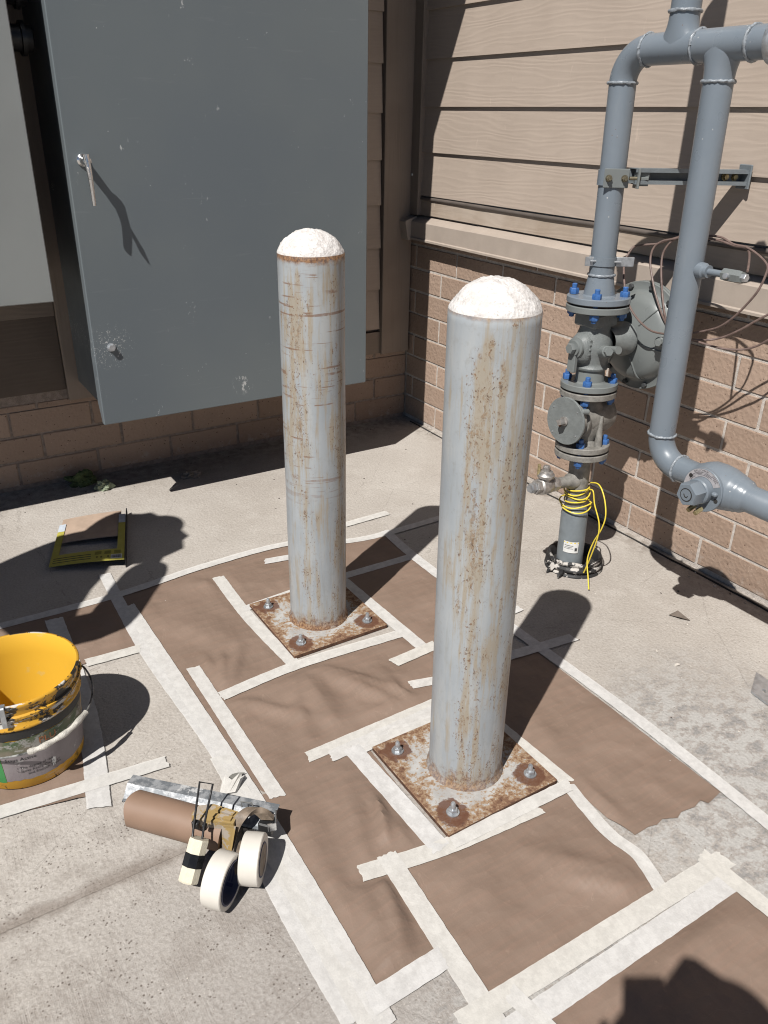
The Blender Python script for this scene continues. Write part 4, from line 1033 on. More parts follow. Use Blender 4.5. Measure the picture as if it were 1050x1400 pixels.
    bm = nb(); cyl(bm, a0 + dv*0.034, a0 + dv*0.088, 0.0085, seg=16); obj('nipple', bm, pipe, tp, smooth=True)
    bm = nb(); hexnut(bm, a0 + dv*0.083, dv, 0.0165, 0.058, up=(0.3, 0, 1)); obj('needle_valve', bm, M['case'], tp)
    bm = nb(); hexnut(bm, a0 + dv*0.141, dv, 0.0105, 0.012); obj('end_nut', bm, M['galv'], tp, smooth=True, angle=30)
    bm = nb(); lathe(bm, [(0, 0), (0.0075, 0), (0.0075, 0.010), (0, 0.012)], a0 + dv*0.105 + Vector((-0.014, 0, 0)), (-1, 0, 0.1), 14); obj('valve_screw', bm, M['galv'], tp, smooth=True, angle=30)
    # regulator between the two upper flanges
    bm = nb()
    prof = [(0.044, 0.655), (0.043, 0.690), (0.050, 0.694), (0.052, 0.700), (0.048, 0.706), (0.046, 0.716), (0.056, 0.740), (0.059, 0.765), (0.054, 0.795), (0.047, 0.815), (0.046, 0.862), (0.046, 0.880)]
    lathe(bm, [(r, z-0.655) for r, z in prof], P(0.674), (0, 0.027, 1), 40)
    rg = obj('regulator_body', bm, M['cast'], t, smooth=True)
    bm = nb(); box(bm, P(0.864) + Vector((-0.001, 0, 0)), (0.098, 0.090, 0.042), bev=0.006); obj('regulator_collar', bm, M['cast'], rg)
    bm = nb(); box(bm, P(0.780) + Vector((-0.048, 0, 0)), (0.050, 0.072, 0.088), bev=0.018); obj('front_boss', bm, M['cast'], rg, smooth=True, angle=60)
    pc = P(0.784) + Vector((-0.070, 0, 0))
    bm = nb(); lathe(bm, [(0.030, 0), (0.030, 0.008), (0.024, 0.010), (0.023, 0.016), (0, 0.016)], pc, (-1, 0, 0), 28); hexnut(bm, pc + Vector((-0.016, 0, 0)), (-1, 0, 0), 0.0165, 0.016); obj('front_cap', bm, M['case'], rg, smooth=True, angle=35)
    bm = nb(); box(bm, P(0.740) + Vector((-0.078, 0.004, 0)), (0.014, 0.030, 0.062), bev=0.002); obj('bracket_lug', bm, M['case'], rg)
    for k_ in range(4):
        bm = nb(); box(bm, P(0.810-0.014*k_) + Vector((-0.050, -0.0365, 0)), (0.009, 0.003, 0.006), bev=0.001); obj('cast_mark', bm, M['case'], rg)
    pe = P(0.776) + Vector((-0.012, -0.052, 0))
    bm = nb(); cyl(bm, pe, pe + Vector((-0.016, -0.034, 0.010)), 0.019, 0.017, seg=18, bev=0.002); hexnut(bm, pe + Vector((-0.016, -0.034, 0.010)), (-0.4, -0.85, 0.2), 0.014, 0.012); cyl(bm, pe + Vector((0.02, -0.01, 0.005)), pe + Vector((0.012, -0.050, 0.014)), 0.012, seg=14); obj('side_port', bm, M['case'], rg, smooth=True, angle=35)
    dc = Vector((PX, -1.634, 0.799))
    bm = nb(); lathe(bm, [(0.040, 0.02), (0.044, 0.075), (0.052, 0.085), (0.052, 0.100), (0.03, 0.102)], dc, (1, 0, 0), 32); obj('neck', bm, M['cast'], rg, smooth=True, angle=50)
    bm = nb()
    lathe(bm, [(0.040, 0.108), (0.070, 0.116), (0.108, 0.126), (0.124, 0.134), (0.133, 0.146), (0.138, 0.160), (0.143, 0.164), (0.165, 0.164), (0.1665, 0.166), (0.1665, 0.174), (0.165, 0.1755)], dc, (1, 0, 0), 72); cs = obj('diaphragm_case', bm, M['case'], t, smooth=True, angle=45)
    bm = nb()
    lathe(bm, [(0.165, 0.1760), (0.1665, 0.178), (0.1665, 0.186), (0.165, 0.188), (0.142, 0.188), (0.136, 0.194), (0.125, 0.220), (0.098, 0.243), (0.055, 0.252), (0.050, 0.290), (0, 0.292)], dc, (1, 0, 0), 72); obj('back_cover', bm, M['case'], t, smooth=True, angle=45)
    for k_ in range(12):
        a_ = 2*PI*(k_+0.3)/12; pc = dc + Vector((0, 0.154*math.cos(a_), 0.154*math.sin(a_)))
        bm = nb(); hexnut(bm, pc + Vector((0.1640, 0, 0)), (-1, 0, 0), 0.0085, 0.009); obj('case_bolt', bm, M['dark'], cs)
    for k_ in range(6):
        a_ = 2*PI*(k_+0.15)/6; bm = nb(); pr = []
        for r, tt in ((0.060, 0.113), (0.090, 0.121), (0.112, 0.127), (0.128, 0.138), (0.137, 0.157)): pr.append(dc + Vector((tt-0.0008, r*math.cos(a_), r*math.sin(a_))))
        tube(bm, smooth_path(pr, 4), 0.0026, 6); obj('case_rib', bm, M['case'], cs, smooth=True)
    bm = nb(); pv = dc + Vector((0.128, -0.118, 0.015)); cyl(bm, pv, pv + Vector((-0.022, -0.010, 0)), 0.017, 0.015, seg=20, bev=0.002); hexnut(bm, pv + Vector((-0.022, -0.010, 0)), (-1, -0.4, 0), 0.011, 0.012); obj('vent_fitting', bm, M['case'], cs, smooth=True, angle=35)
    # plug valve between the two lower flanges
    bm = nb()
    lathe(bm, [(0.040, 0.440), (0.041, 0.458), (0.052, 0.478), (0.058, 0.505), (0.058, 0.535), (0.052, 0.565), (0.041, 0.590), (0.040, 0.612)], (PX, ry(0), 0.026), (0, 0.027, 1), 36); pv_ = obj('plug_valve_body', bm, M['cast_worn'], t, smooth=True)
    vz = Vector((PX, ry(0.55), 0.555)); vd = Vector((-1, -0.06, 0.02)).normalized()
    bm = nb(); lathe(bm, [(0.055, -0.085), (0.060, -0.07), (0.060, 0.02), (0.056, 0.030), (0.056, 0.036), (0.060, 0.040), (0.060, 0.048), (0.054, 0.052), (0.054, 0.060), (0.062, 0.064), (0.062, 0.082)], vz, vd, 40); lathe(bm, [(0, -0.100), (0.04, -0.096), (0.055, -0.085)], vz, vd, 40); obj('valve_barrel', bm, M['cast_worn'], pv_, smooth=True, angle=30)
    bm = nb(); lathe(bm, [(0, 0.086), (0.074, 0.086), (0.0755, 0.0875), (0.0755, 0.093), (0.0745, 0.0945), (0, 0.0945)], vz, vd, 56); cv = obj('valve_cover', bm, M['cast'], t, smooth=True, angle=35)
    bm = nb(); Mx = axis_mat(vz + vd*0.0945, vd); r_ = bmesh.ops.create_cube(bm, size=1, matrix=Mx @ Matrix.Translation((0, 0, 0.013)) @ Matrix.Rotation(0.5, 4, 'Z') @ Matrix.Diagonal((0.017, 0.017, 0.028, 1))); lathe(bm, [(0.0145, 0), (0.0145, 0.006), (0, 0.006)], vz + vd*0.0945, vd, 20); obj('square_stem', bm, M['steel'], cv)
    bm = nb(); lathe(bm, [(0.0065, 0), (0.0065, 0.001), (0, 0.001)], Mx @ Vector((-0.018, -0.018, 0)), vd, 10); obj('rust_spot', bm, M['rust_g'], cv)
    for (u, v) in ((0.045, 0.040), (-0.052, 0.032), (-0.045, -0.048), (0.05, -0.035)):
        bm = nb(); p_ = Mx @ Vector((u, v, 0.0)); lathe(bm, [(0.0028, 0), (0.0026, 0.0014), (0, 0.0016)], p_, vd, 8); obj('cover_rivet', bm, M['galv'], cv)
    bm = nb(); cyl(bm, vz + Vector((-0.085, -0.060, 0.047)), vz + Vector((-0.060, -0.066, 0.044)), 0.009, seg=14, bev=0.002); obj('cover_lug', bm, M['case'], cv, smooth=True)
    bm = nb(); cyl(bm, (PX+0.005, ry(0.5)-0.062, 0.472), (PX+0.010, ry(0.5)-0.058, 0.571), 0.013, 0.005, seg=14); obj('grease_fitting', bm, M['cast_worn'], pv_, smooth=True)
    # branch with the little ball valve at the foot
    b0 = P(0.338) + Vector((-0.02, 0, 0)); bd = Vector((-1, -0.055, 0.10)).normalized(); b0 = b0
    bm = nb(); lathe(bm, [(0.030, 0), (0.026, 0.022), (0.0185, 0.032), (0.0185, 0.090), (0, 0.090)], b0, bd, 24); br = obj('branch_pipe', bm, M['cast_worn'], t, smooth=True)
    bm = nb(); hexnut(bm, b0 + bd*0.082, bd, 0.024, 0.030); lathe(bm, [(0.020, 0.110), (0.026, 0.118), (0.028, 0.138), (0.026, 0.160), (0.020, 0.166)], b0, bd, 24); hexnut(bm, b0 + bd*0.164, bd, 0.0235, 0.020); bvv = obj('ball_valve', bm, M['steel'], t, smooth=True, angle=35)
    bm = nb(); hexnut(bm, b0 + bd*0.183, bd, 0.0160, 0.022, up=(0, 1, 0.6)); obj('end_plug', bm, M['galv'], bvv)
    bm = nb(); vp = b0 + bd*0.138; lathe(bm, [(0.018, 0.018), (0.018, 0.030), (0.027, 0.032), (0.028, 0.040), (0.024, 0.044), (0.022, 0.050), (0.012, 0.052), (0.012, 0.066), (0, 0.067)], vp, (0, 0, 1), 26); hexnut(bm, vp + Vector((0.001, 0, 0.058)), (0, 0, 1), 0.0105, 0.012); obj('valve_bonnet', bm, M['steel'], bvv, smooth=True, angle=35)
    bm = nb(); cyl(bm, vp + Vector((-0.020, 0.012, 0.036)), vp + Vector((-0.020, 0.012, 0.074)), 0.0055, seg=12); obj('stop_post', bm, M['zinc'], bvv, smooth=True)
    # lower clamp of bent galvanized strap
    zc = 1.033; c = P(zc)
    bm = nb(); lathe(bm, [(PR+0.0005, -0.012), (PR+0.0035, -0.012), (PR+0.0035, 0.012), (PR+0.0005, 0.012), (PR+0.0005, -0.012)], c, (0, 0, 1), 40); cl = obj('strap_clamp', bm, M['pipe'], t, smooth=True, angle=35)
    dR = Vector((0.847, -0.532, 0)); dF = Vector((-0.49, -0.87, 0))
    for s, L_ in ((-1, 0.024), (1, 0.052)):
        bm = nb(); rot = Matrix((dR, dF, Vector((0, 0, 1)))).transposed(); box(bm, c + dR*(s*(PR+L_/2-0.003)) + dF*0.020, (L_, 0.004, 0.026), rot, 0.001); obj('clamp_ear', bm, M['galv'], cl)
    bm = nb(); cyl(bm, c - dR*0.045 + dF*0.027 + Vector((0, 0, 0.002)), c + dR*0.045 + dF*0.027, 0.0035, seg=10); obj('clamp_bolt', bm, M['galv'], cl, smooth=True)

    # strut bracket holding the riser to the wall
    A = Vector((PX+0.035, -1.632, 1.265)); B = Vector((-0.016, -1.752, 1.262)); d = (B-A).normalized(); n = Vector((d.y, -d.x, 0)); L = (B-A).length
    if n.y > 0: n = -n
    s = thing('strut_bracket', 'slotted steel strut clamping the left pipe to the siding, passing behind the right pipe', 'bracket', (B.x, B.y, 1.262))
    bm = nb(); up = Vector((0, 0, 1))
    sec = [(-0.0205, 0.0), (-0.0205, 0.041), (0.0205, 0.041), (0.0205, 0.0)]           # (up, out): open side away from the wall
    def seg(p, q, th):
        return None
    rot = Matrix((d, n, up)).transposed(); mid = (A+B)/2
    box(bm, mid - n*0.0195, (L, 0.0025, 0.041), rot)
    for q in (-1, 1):
        box(bm, mid + up*q*0.0195, (L, 0.0365, 0.0025), rot)
        box(bm, mid + up*q*0.0155 + n*0.0195, (L, 0.0025, 0.0105), rot)
    obj('channel', bm, M['case_dark'], s)
    bm = nb(); box(bm, B - d*0.004 + up*0.002, (0.006, 0.060, 0.066), rot, 0.002); box(bm, B - d*0.03 - n*0.016 , (0.05, 0.004, 0.034), rot, 0.001); obj('wall_bracket', bm, M['case_dark'], s)
    for q in (0.026, 0.056):
        pb_ = B - d*q - n*0.017
        bm = nb(); lathe(bm, [(0, 0), (0.0115, 0), (0.0115, 0.003), (0, 0.003)], pb_, n, 18); hexnut(bm, pb_ + n*0.003, n, 0.0085, 0.008); obj('strut_bolt', bm, M['zinc'], s, smooth=True, angle=30)
    c = P(1.259)
    bm = nb(); rot2 = Matrix((dR, dF, up)).transposed()
    box(bm, c + dF*0.040, (0.070, 0.004, 0.050), rot2, 0.004 if False else 0.0015); obj('clamp_plate', bm, M['case'], s)
    bm = nb(); lathe(bm, [(PR+0.0008, -0.020), (PR+0.004, -0.020), (PR+0.004, 0.020), (PR+0.0008, 0.020), (PR+0.0008, -0.020)], c, (0, 0, 1), 40); obj('clamp_band', bm, M['pipe'], s, smooth=True, angle=35)
    for q in (-0.022, 0.022):
        pb_ = c + dF*0.042 + dR*q
        bm = nb(); lathe(bm, [(0, 0), (0.0095, 0), (0.0095, 0.002), (0, 0.002)], pb_, dF, 16); hexnut(bm, pb_ + dF*0.002, dF, 0.0085, 0.007); cyl(bm, pb_ + dF*0.004, pb_ + dF*0.014, 0.0048, seg=10); obj('clamp_bolt', bm, M['zinc_dark'], s, smooth=True, angle=30)
    bm = nb(); cyl(bm, c + dF*0.030 + dR*0.036, c + dF*0.030 + dR*0.070, 0.0050, seg=10); obj('threaded_rod', bm, M['zinc_dark'], s, smooth=True)
    bm = nb(); box(bm, c + dR*0.062 + dF*0.024, (0.006, 0.040, 0.052), rot2, 0.001); box(bm, c + dR*0.080 + dF*0.020 - up*0.002, (0.034, 0.006, 0.036), rot2, 0.001); box(bm, c + dR*0.082 + dF*0.026, (0.022, 0.010, 0.008), rot2, 0.001); obj('strut_clip', bm, M['case'], s)

M['weld'] = plain("weld_metal_painted", (0.26, 0.285, 0.31), 0.35, vary=0.3, sc=160)
M['case_dark'] = plain("dark_grey_paint", (0.175, 0.198, 0.212), 0.42, vary=0.10, sc=25, bump=0.0004)
M['plate_pale'] = plain("name_plate_metal", (0.40, 0.385, 0.395), 0.4, vary=0.1, sc=120)
M['ink_soft'] = plain("plate_print", (0.07, 0.06, 0.07), 0.6)
M['zinc_dark'] = plain("dull_zinc", (0.20, 0.175, 0.12), 0.45, 0.6, 0.2, 90)
M['rust_g'] = plain("rust_brown", (0.17, 0.075, 0.035), 0.9, vary=0.3, sc=120)
build_gas()

def build_gas_extras():
    # yellow tracer wire, coiled on the lower pipe
    t = thing('tracer_wire', 'yellow wire coiled round the lower gas pipe, hanging into the black collar', 'wire', (PX, -1.625, 0))
    pts = []; n = 150
    for i in range(n+1):
        u = i/n; a_ = math.radians(-60) - u*2*PI*5.5
        z = 0.320 - 0.078*u + 0.006*math.sin(a_*1.0+1.0) + 0.003*math.sin(a_*2.3)
        r = 0.0385 + (0.012 if u > 0.72 else 0.001) + 0.0035*math.sin(i*0.37)
        pts.append((PX + r*math.cos(a_), ry(z) + r*math.sin(a_), z))
    bm = nb(); tube(bm, pts, 0.0024, 8); obj('coil', bm, M['yellow_wire'], t, smooth=True)
    for lab, ps in (('strand', [(-0.4000, -1.6790, 0.3280), (-0.4050, -1.6999, 0.3297), (-0.4050, -1.7139, 0.2884), (-0.4050, -1.7430, 0.2350), (-0.4050, -1.7460, 0.1829), (-0.4000, -1.7218, 0.0878), (-0.3950, -1.7007, 0.0248)]),
                    ('strand', [(-0.3650, -1.6312, 0.3252), (-0.3750, -1.6902, 0.3450), (-0.3850, -1.7308, 0.3167), (-0.3950, -1.7566, 0.2647), (-0.4000, -1.7517, 0.2136), (-0.4000, -1.7267, 0.1537), (-0.4050, -1.7169, 0.0868), (-0.4200, -1.7446, 0.0347), (-0.4400, -1.7723, 0.0101)])):
        bm = nb(); tube(bm, smooth_path(ps, 8), 0.0022, 8); obj(lab, bm, M['yellow_wire'], t, smooth=True)
    # corrugated boot
    c = (-0.352, -1.610, 0)
    t = thing('pipe_collar', 'black corrugated plastic collar crusted with white mortar round the foot of the gas pipe', 'collar', c)
    bm = nb()
    prof = [(0.080, -0.01), (0.080, 0.046), (0.086, 0.050), (0.092, 0.047), (0.094, 0.040), (0.088, 0.034), (0.089, 0.030), (0.098, 0.026), (0.099, 0.019), (0.091, 0.014), (0.091, 0.010), (0.100, 0.007), (0.101, 0.0), (0.101, -0.01)]
    lathe(bm, prof, c, (0, 0, 1), 64)
    for v in bm.verts:
        a_ = math.atan2(v.co.y-c[1], v.co.x-c[0]); q = mnoise.noise(Vector((math.cos(a_)*3, math.sin(a_)*3, v.co.z*25)))
        v.co += Vector((math.cos(a_), math.sin(a_), 0.35))*q*0.0016
        if v.co.z > 0.03: v.co.z += 0.008*mnoise.noise(Vector((math.cos(a_)*2, math.sin(a_)*2, 5)))
    obj('sleeve', bm, M['boot'], t, smooth=True, angle=70)
    bm = nb(); lathe(bm, [(0, 0.006), (0.082, 0.006)], c, (0, 0, 1), 40); obj('soil_plug', bm, M['gap'], t)
    for k_ in range(2):
        a_ = math.radians(180 + k_*16 + (k_ % 2)*6); bm = nb(); ps = [Vector(c) + Vector((math.cos(a_), math.sin(a_), 0))*(0.096 + 0.010*q + random.uniform(-.002, .006)) + Vector((0, 0, 0.022 - 0.006*q + random.uniform(-.004, .008))) for q in range(4)]
        tube(bm, ps, 0.006, 5, rs=[0.010, 0.009, 0.006, 0.002]); obj('torn_strip', bm, M['boot'], t)
    # brown control tubing looping behind the pipes
    T = (
     ('brown tube looping from the lower clamp down across the diaphragm case', [(-0.2700, -1.5769, 1.0311), (-0.2400, -1.5731, 1.0587), (-0.2200, -1.5882, 1.0658), (-0.2000, -1.6311, 1.0742), (-0.2000, -1.6939, 1.0984), (-0.2100, -1.7587, 1.1125)], [(-0.3000, -1.5991, 1.0149), (-0.3200, -1.6234, 0.9860), (-0.3400, -1.6603, 0.9362), (-0.3400, -1.6904, 0.8988), (-0.3300, -1.7242, 0.8679), (-0.3100, -1.7522, 0.8477), (-0.2700, -1.7741, 0.8392)]),
     ('brown tube arching over the diaphragm case, left of two', [(-0.2100, -1.7579, 1.1164), (-0.2100, -1.7023, 1.0979), (-0.2200, -1.6598, 1.0851), (-0.2300, -1.6402, 1.0624), (-0.2400, -1.6454, 1.0259), (-0.2500, -1.6721, 0.9796), (-0.2600, -1.7038, 0.9366), (-0.2600, -1.7359, 0.8888), (-0.2500, -1.7534, 0.8565)], None),
     ('brown tube arching over the diaphragm case, right of two', [(-0.2000, -1.7497, 1.1169), (-0.2000, -1.7059, 1.1039), (-0.2100, -1.6837, 1.0854), (-0.2200, -1.6716, 1.0554), (-0.2300, -1.6805, 1.0154), (-0.2400, -1.7044, 0.9564), (-0.2500, -1.7336, 0.8981), (-0.2500, -1.7565, 0.8550)], None),
     ('brown tube pair curling right of the drop pipe and back under the tap', [(-0.2000, -1.7806, 1.1145), (-0.2000, -1.8412, 1.1176), (-0.2000, -1.8871, 1.1038), (-0.2000, -1.9270, 1.1011), (-0.2000, -1.9664, 1.0873), (-0.2000, -2.0010, 1.0638), (-0.2100, -2.0081, 1.0372), (-0.2200, -2.0026, 0.9989), (-0.2200, -1.9803, 0.9619), (-0.2200, -1.9505, 0.9223), (-0.2200, -1.9113, 0.8858), (-0.2200, -1.8666, 0.8639), (-0.2200, -1.7950, 0.8358)], [(-0.2050, -1.7906, 1.1100), (-0.2050, -1.8447, 1.1086), (-0.2000, -1.8903, 1.1004), (-0.2000, -1.9203, 1.1003), (-0.2000, -1.9385, 1.0912), (-0.2400, -1.9720, 1.0719), (-0.2900, -2.0074, 1.0563)]),
     ('brown tube sweeping to the right edge over the bricks, upper of two', [(-0.2200, -1.7841, 0.8247), (-0.2200, -1.8606, 0.8350), (-0.2000, -1.9048, 0.8487), (-0.1900, -1.9509, 0.8784), (-0.1800, -1.9932, 0.9145), (-0.1700, -2.0384, 0.9482), (-0.1500, -2.0815, 0.9641)], None),
     ('brown tube sagging to the right edge over the bricks, lower of two', [(-0.2100, -1.7755, 0.8260), (-0.2000, -1.8479, 0.8211), (-0.1800, -1.8976, 0.8148), (-0.1600, -1.9481, 0.8197), (-0.1500, -1.9848, 0.8353), (-0.1500, -2.0199, 0.8619), (-0.1400, -2.0594, 0.8996)], None),
    )
    for lab, p1, p2 in T:
        t = thing('control_tube', lab, 'tube', p1[0], 'brown control tubes behind the gas pipes')
        for p in (p1, p2):
            if p:
                bm = nb(); tube(bm, smooth_path(p, 8), 0.0032, 8); obj('tube_run', bm, M['tubing'], t, smooth=True)
def mat_boot():
    k = N("crusted_black_plastic", 0.6)
    m = k.ss(k.noise(26, 6, 0.7), 0.53, 0.57); X = k.xyz()
    front = k.ss(k.math('ADD', k.math('MULTIPLY', X[0], -0.75), k.math('MULTIPLY', X[1], -0.65)), 0.01, 0.06)
    c = k.mix(k.mul(m, front), (0.022, 0.022, 0.023), (0.50, 0.47, 0.43))
    k.color(c); k.bump(k.noise(60, 3), 0.0012, 0.6); return k.m
M['boot'] = mat_boot()
build_gas_extras()
# ------------------------------------------------------------------ paint bucket
def mat_bucket():
    k = N("yellow_bucket_splashed", 0.45)
    X = k.xyz()
    nz = k.noise(1, 6, 0.7, vec=k.mapped((22, 22, 30)))
    up = k.ss(X[2], 0.135, 0.19)
    c = k.mix(k.ss(k.noise(6, 3), 0.3, 0.7), (0.62, 0.33, 0.03), (0.72, 0.40, 0.04))
    c = k.mix(k.mul(k.ss(nz, 0.50, 0.54), up), c, (0.03, 0.026, 0.022))
    c = k.mix(k.mul(k.ss(k.noise(1, 6, 0.7, vec=k.mapped((14, 14, 60), loc=(3, 3, 3))), 0.57, 0.60), k.math('MAXIMUM', up, 0.3)), c, (0.62, 0.60, 0.56))
    c = k.mix(k.mul(k.ss(k.noise(1, 5, 0.7, vec=k.mapped((40, 40, 20), loc=(8, 3, 3))), 0.60, 0.64), k.ss(X[2], 0.0, 0.05, 1, 0)), c, (0.05, 0.035, 0.025))
    inside = k.ss(k.math('SUBTRACT', k.math('SQRT', k.math('ADD', k.mul(X[0], X[0]), k.mul(X[1], X[1]))), k.math('MULTIPLY_ADD', X[2], 0.078, 0.1235)), -0.0035, -0.002, 1, 0)
    c = k.mix(inside, c, k.mix(k.ss(k.noise(20, 4), 0.62, 0.66), (0.80, 0.46, 0.045), (0.74, 0.47, 0.10)))
    k.color(c); return k.m
def mat_label(name, c0, c1, smear, smc=(0.42, 0.40, 0.38), loc=0):
    k = N(name, 0.55)
    c = k.mix(k.ss(k.noise(14, 4), 0.35, 0.65), c0, c1)
    c = k.mix(k.ss(k.noise(1, 6, 0.72, vec=k.mapped((24, 24, 40), rot=(0.5, 0.3, 0), loc=(loc, 0, 0))), smear, smear+0.06), c, smc)
    c = k.mix(k.ss(k.noise(1, 6, 0.75, vec=k.mapped((30, 30, 22), loc=(loc+3, 2, 0))), smear+0.05, smear+0.08), c, (0.04, 0.035, 0.03))
    k.color(c); k.bump(k.noise(50, 5), 0.0015, 0.6); return k.m

def build_bucket():
    cx, cy, H, r0, r1 = -2.156, -1.622, 0.250, 0.1235, 0.143
    t = thing('paint_bucket', 'open yellow plastic bucket smeared with paint, its green and grey label worn', 'bucket', (cx, cy, 0.004))
    R = lambda z: r0 + (r1-r0)*z/H
    bm = nb()
    prof = [(0, 0.0), (r0-0.004, 0.0), (r0, 0.004), (R(0.178), 0.178), (R(0.18)+0.004, 0.180), (R(0.18)+0.0055, 0.183), (R(0.19)+0.004, 0.187), (R(0.19)+0.001, 0.190), (R(0.21), 0.208), (R(0.212)+0.005, 0.211), (R(0.218)+0.005, 0.217), (R(0.22), 0.220), (R(0.235), 0.236), (R(0.24)+0.003, 0.240), (r1+0.004, 0.247), (r1+0.002, H), (r1-0.002, H+0.0005), (r1-0.0045, H-0.003), (R(0.2)-0.005, 0.20), (R(0.02)-0.005, 0.012), (0, 0.010)]
    lathe(bm, prof, (cx, cy, 0.006), (0, 0, 1), 72)
    body = obj('shell', bm, mat_bucket(), t, smooth=True, angle=50)
    def pt(a_, z, off=0.0009): r = R(z)+off; return Vector((cx + r*math.cos(a_), cy + r*math.sin(a_), z+0.006))
    def patch(nm, a0, a1, z0, z1, m, off=0.0009, jag=0.0, par=body):
        bm = nb(); n = max(4, int(abs(a1-a0)/math.radians(4)))
        rr = random.Random(len(nm)+int(a0*100))
        lo = [bm.verts.new(pt(a0+(a1-a0)*i/n, z0 + rr.uniform(-jag, jag), off)) for i in range(n+1)]; hi = [bm.verts.new(pt(a0+(a1-a0)*i/n, z1 + rr.uniform(-jag, jag), off)) for i in range(n+1)]
        for i in range(n): bm.faces.new((lo[i], lo[i+1], hi[i+1], hi[i]))
        return obj(nm, bm, m, par)
    D = math.radians
    green = mat_label("green_label", (0.035, 0.20, 0.055), (0.05, 0.25, 0.075), 0.60, (0.55, 0.60, 0.55))
    grey = mat_label("grey_label", (0.215, 0.185, 0.19), (0.255, 0.225, 0.23), 0.60, (0.42, 0.40, 0.385), 5)
    mess = mat_label("smeared_label", (0.07, 0.11, 0.05), (0.20, 0.17, 0.13), 0.52, (0.33, 0.32, 0.29), 9)
    blk = mat_label("black_band", (0.02, 0.02, 0.02), (0.035, 0.033, 0.03), 0.63, (0.45, 0.44, 0.42), 2)
    patch('green_label', D(-240), D(-121), 0.026, 0.150, green, jag=0.001)
    patch('grey_label', D(-120.6), D(-18), 0.030, 0.106, grey, jag=0.002)
    patch('upper_label', D(-164), D(-20), 0.1065, 0.1505, mess, jag=0.0015)
    patch('black_band', D(-240), D(-20), 0.152, 0.176, blk, jag=0.0012)
    def text(s, size, a0, z, m, slant=0.0):
        bm = text_mesh(s, size, lambda x, y: (x, y, 0))
        for v in bm.verts:
            x, y = v.co.x, v.co.y; v.co = pt(a0 + x/(R(z)+0.001), z + y, 0.0016)
        return obj('lettering', bm, m, body)
    text("Stays Active", 0.0135, D(-117), 0.090, M['ink'])
    text("\u2022 The degree of the", 0.0098, D(-108), 0.064, M['ink'])
    text("\u2022 Spray Really Clean", 0.0098, D(-108), 0.054, M['ink'])
    text("and Smooth Types", 0.0098, D(-99), 0.044, M['ink'])
    text("PLU", 0.024, D(-84), 0.125, M['red_ink'])
    patch('paint_drip', D(-75), D(-71), 0.042, 0.066, M['white'], 0.0012, 0.002)
    # wire bail with its paper-wrapped grip
    def q(a_, z, r): return Vector((cx + r*math.cos(D(a_)), cy + r*math.sin(D(a_)), z))
    path = smooth_path([q(2, 0.205, 0.146), q(-6, 0.205, 0.155), q(-16, 0.182, 0.166), q(-30, 0.158, 0.166), q(-48, 0.147, 0.162), q(-70, 0.140, 0.158), q(-95, 0.134, 0.156), q(-118, 0.130, 0.154), q(-140, 0.131, 0.152), q(-165, 0.140, 0.151), q(-185, 0.162, 0.150), q(-196, 0.195, 0.150), q(-200, 0.208, 0.146)], 8)
    bm = nb(); tube(bm, path, 0.0024, 8); bail = obj('bail', bm, M['bail'], t, smooth=True)
    gp = smooth_path([q(-40, 0.151, 0.165), q(-60, 0.143, 0.161), q(-82, 0.137, 0.158), q(-95, 0.134, 0.156)], 8)
    bm = nb(); tube(bm, gp, 0.0085, 12, rs=[0.0068 - 0.0010*math.sin(i*1.1) for i in range(len(gp))]); obj('grip', bm, M['grip'], bail, smooth=True)
    for a_ in (2, -200):
        bm = nb(); d = Vector((math.cos(D(a_)), math.sin(D(a_)), 0)); lathe(bm, [(0.013, 0), (0.013, 0.006), (0.009, 0.010), (0, 0.010)], Vector((cx, cy, 0.205)) + d*(R(0.2)), d, 16); obj('bail_ear', bm, M['yellow'], t, smooth=True)
    bm = nb(); a_ = D(-107); d = Vector((math.cos(a_), math.sin(a_), 0)); tg = Vector((-d.y, d.x, 0)); rot = Matrix((tg, d, Vector((0, 0, 1)))).transposed()
    box(bm, Vector((cx, cy, 0.231)) + d*(r1+0.0055), (0.011, 0.003, 0.052), rot, 0.001); box(bm, Vector((cx, cy, 0.2575)) + d*(r1-0.001), (0.011, 0.016, 0.003), rot, 0.001); obj('rim_clip', bm, M['galv'], t)
M['bail'] = plain("paint_spattered_wire", (0.22, 0.22, 0.21), 0.5, 0.3, 0.9, 60)
M['grip'] = plain("paint_covered_grip", (0.58, 0.55, 0.49), 0.6, vary=0.3, sc=50, bump=0.002)
build_bucket()

# ------------------------------------------------------------------ masking paper dispenser and tape rolls
def ribbon(bm, pts, wv, wd, th):
    """band of rectangular section along pts; wv = width direction"""
    wv = Vector(wv).normalized(); n = len(pts); rings = []
    for i, p in enumerate(pts):
        tn = (pts[min(i+1, n-1)]-pts[max(i-1, 0)]).normalized(); nr = tn.cross(wv).normalized(); p = Vector(p)
        rings.append([bm.verts.new(p + wv*sx*wd/2 + nr*sy*th/2) for sx, sy in ((-1, -1), (1, -1), (1, 1), (-1, 1))])
    for a_, b_ in zip(rings, rings[1:]):
        for k_ in range(4): bm.faces.new((a_[k_], a_[(k_+1) % 4], b_[(k_+1) % 4], b_[k_]))
    bm.faces.new(rings[0][::-1]); bm.faces.new(rings[-1]); return bm

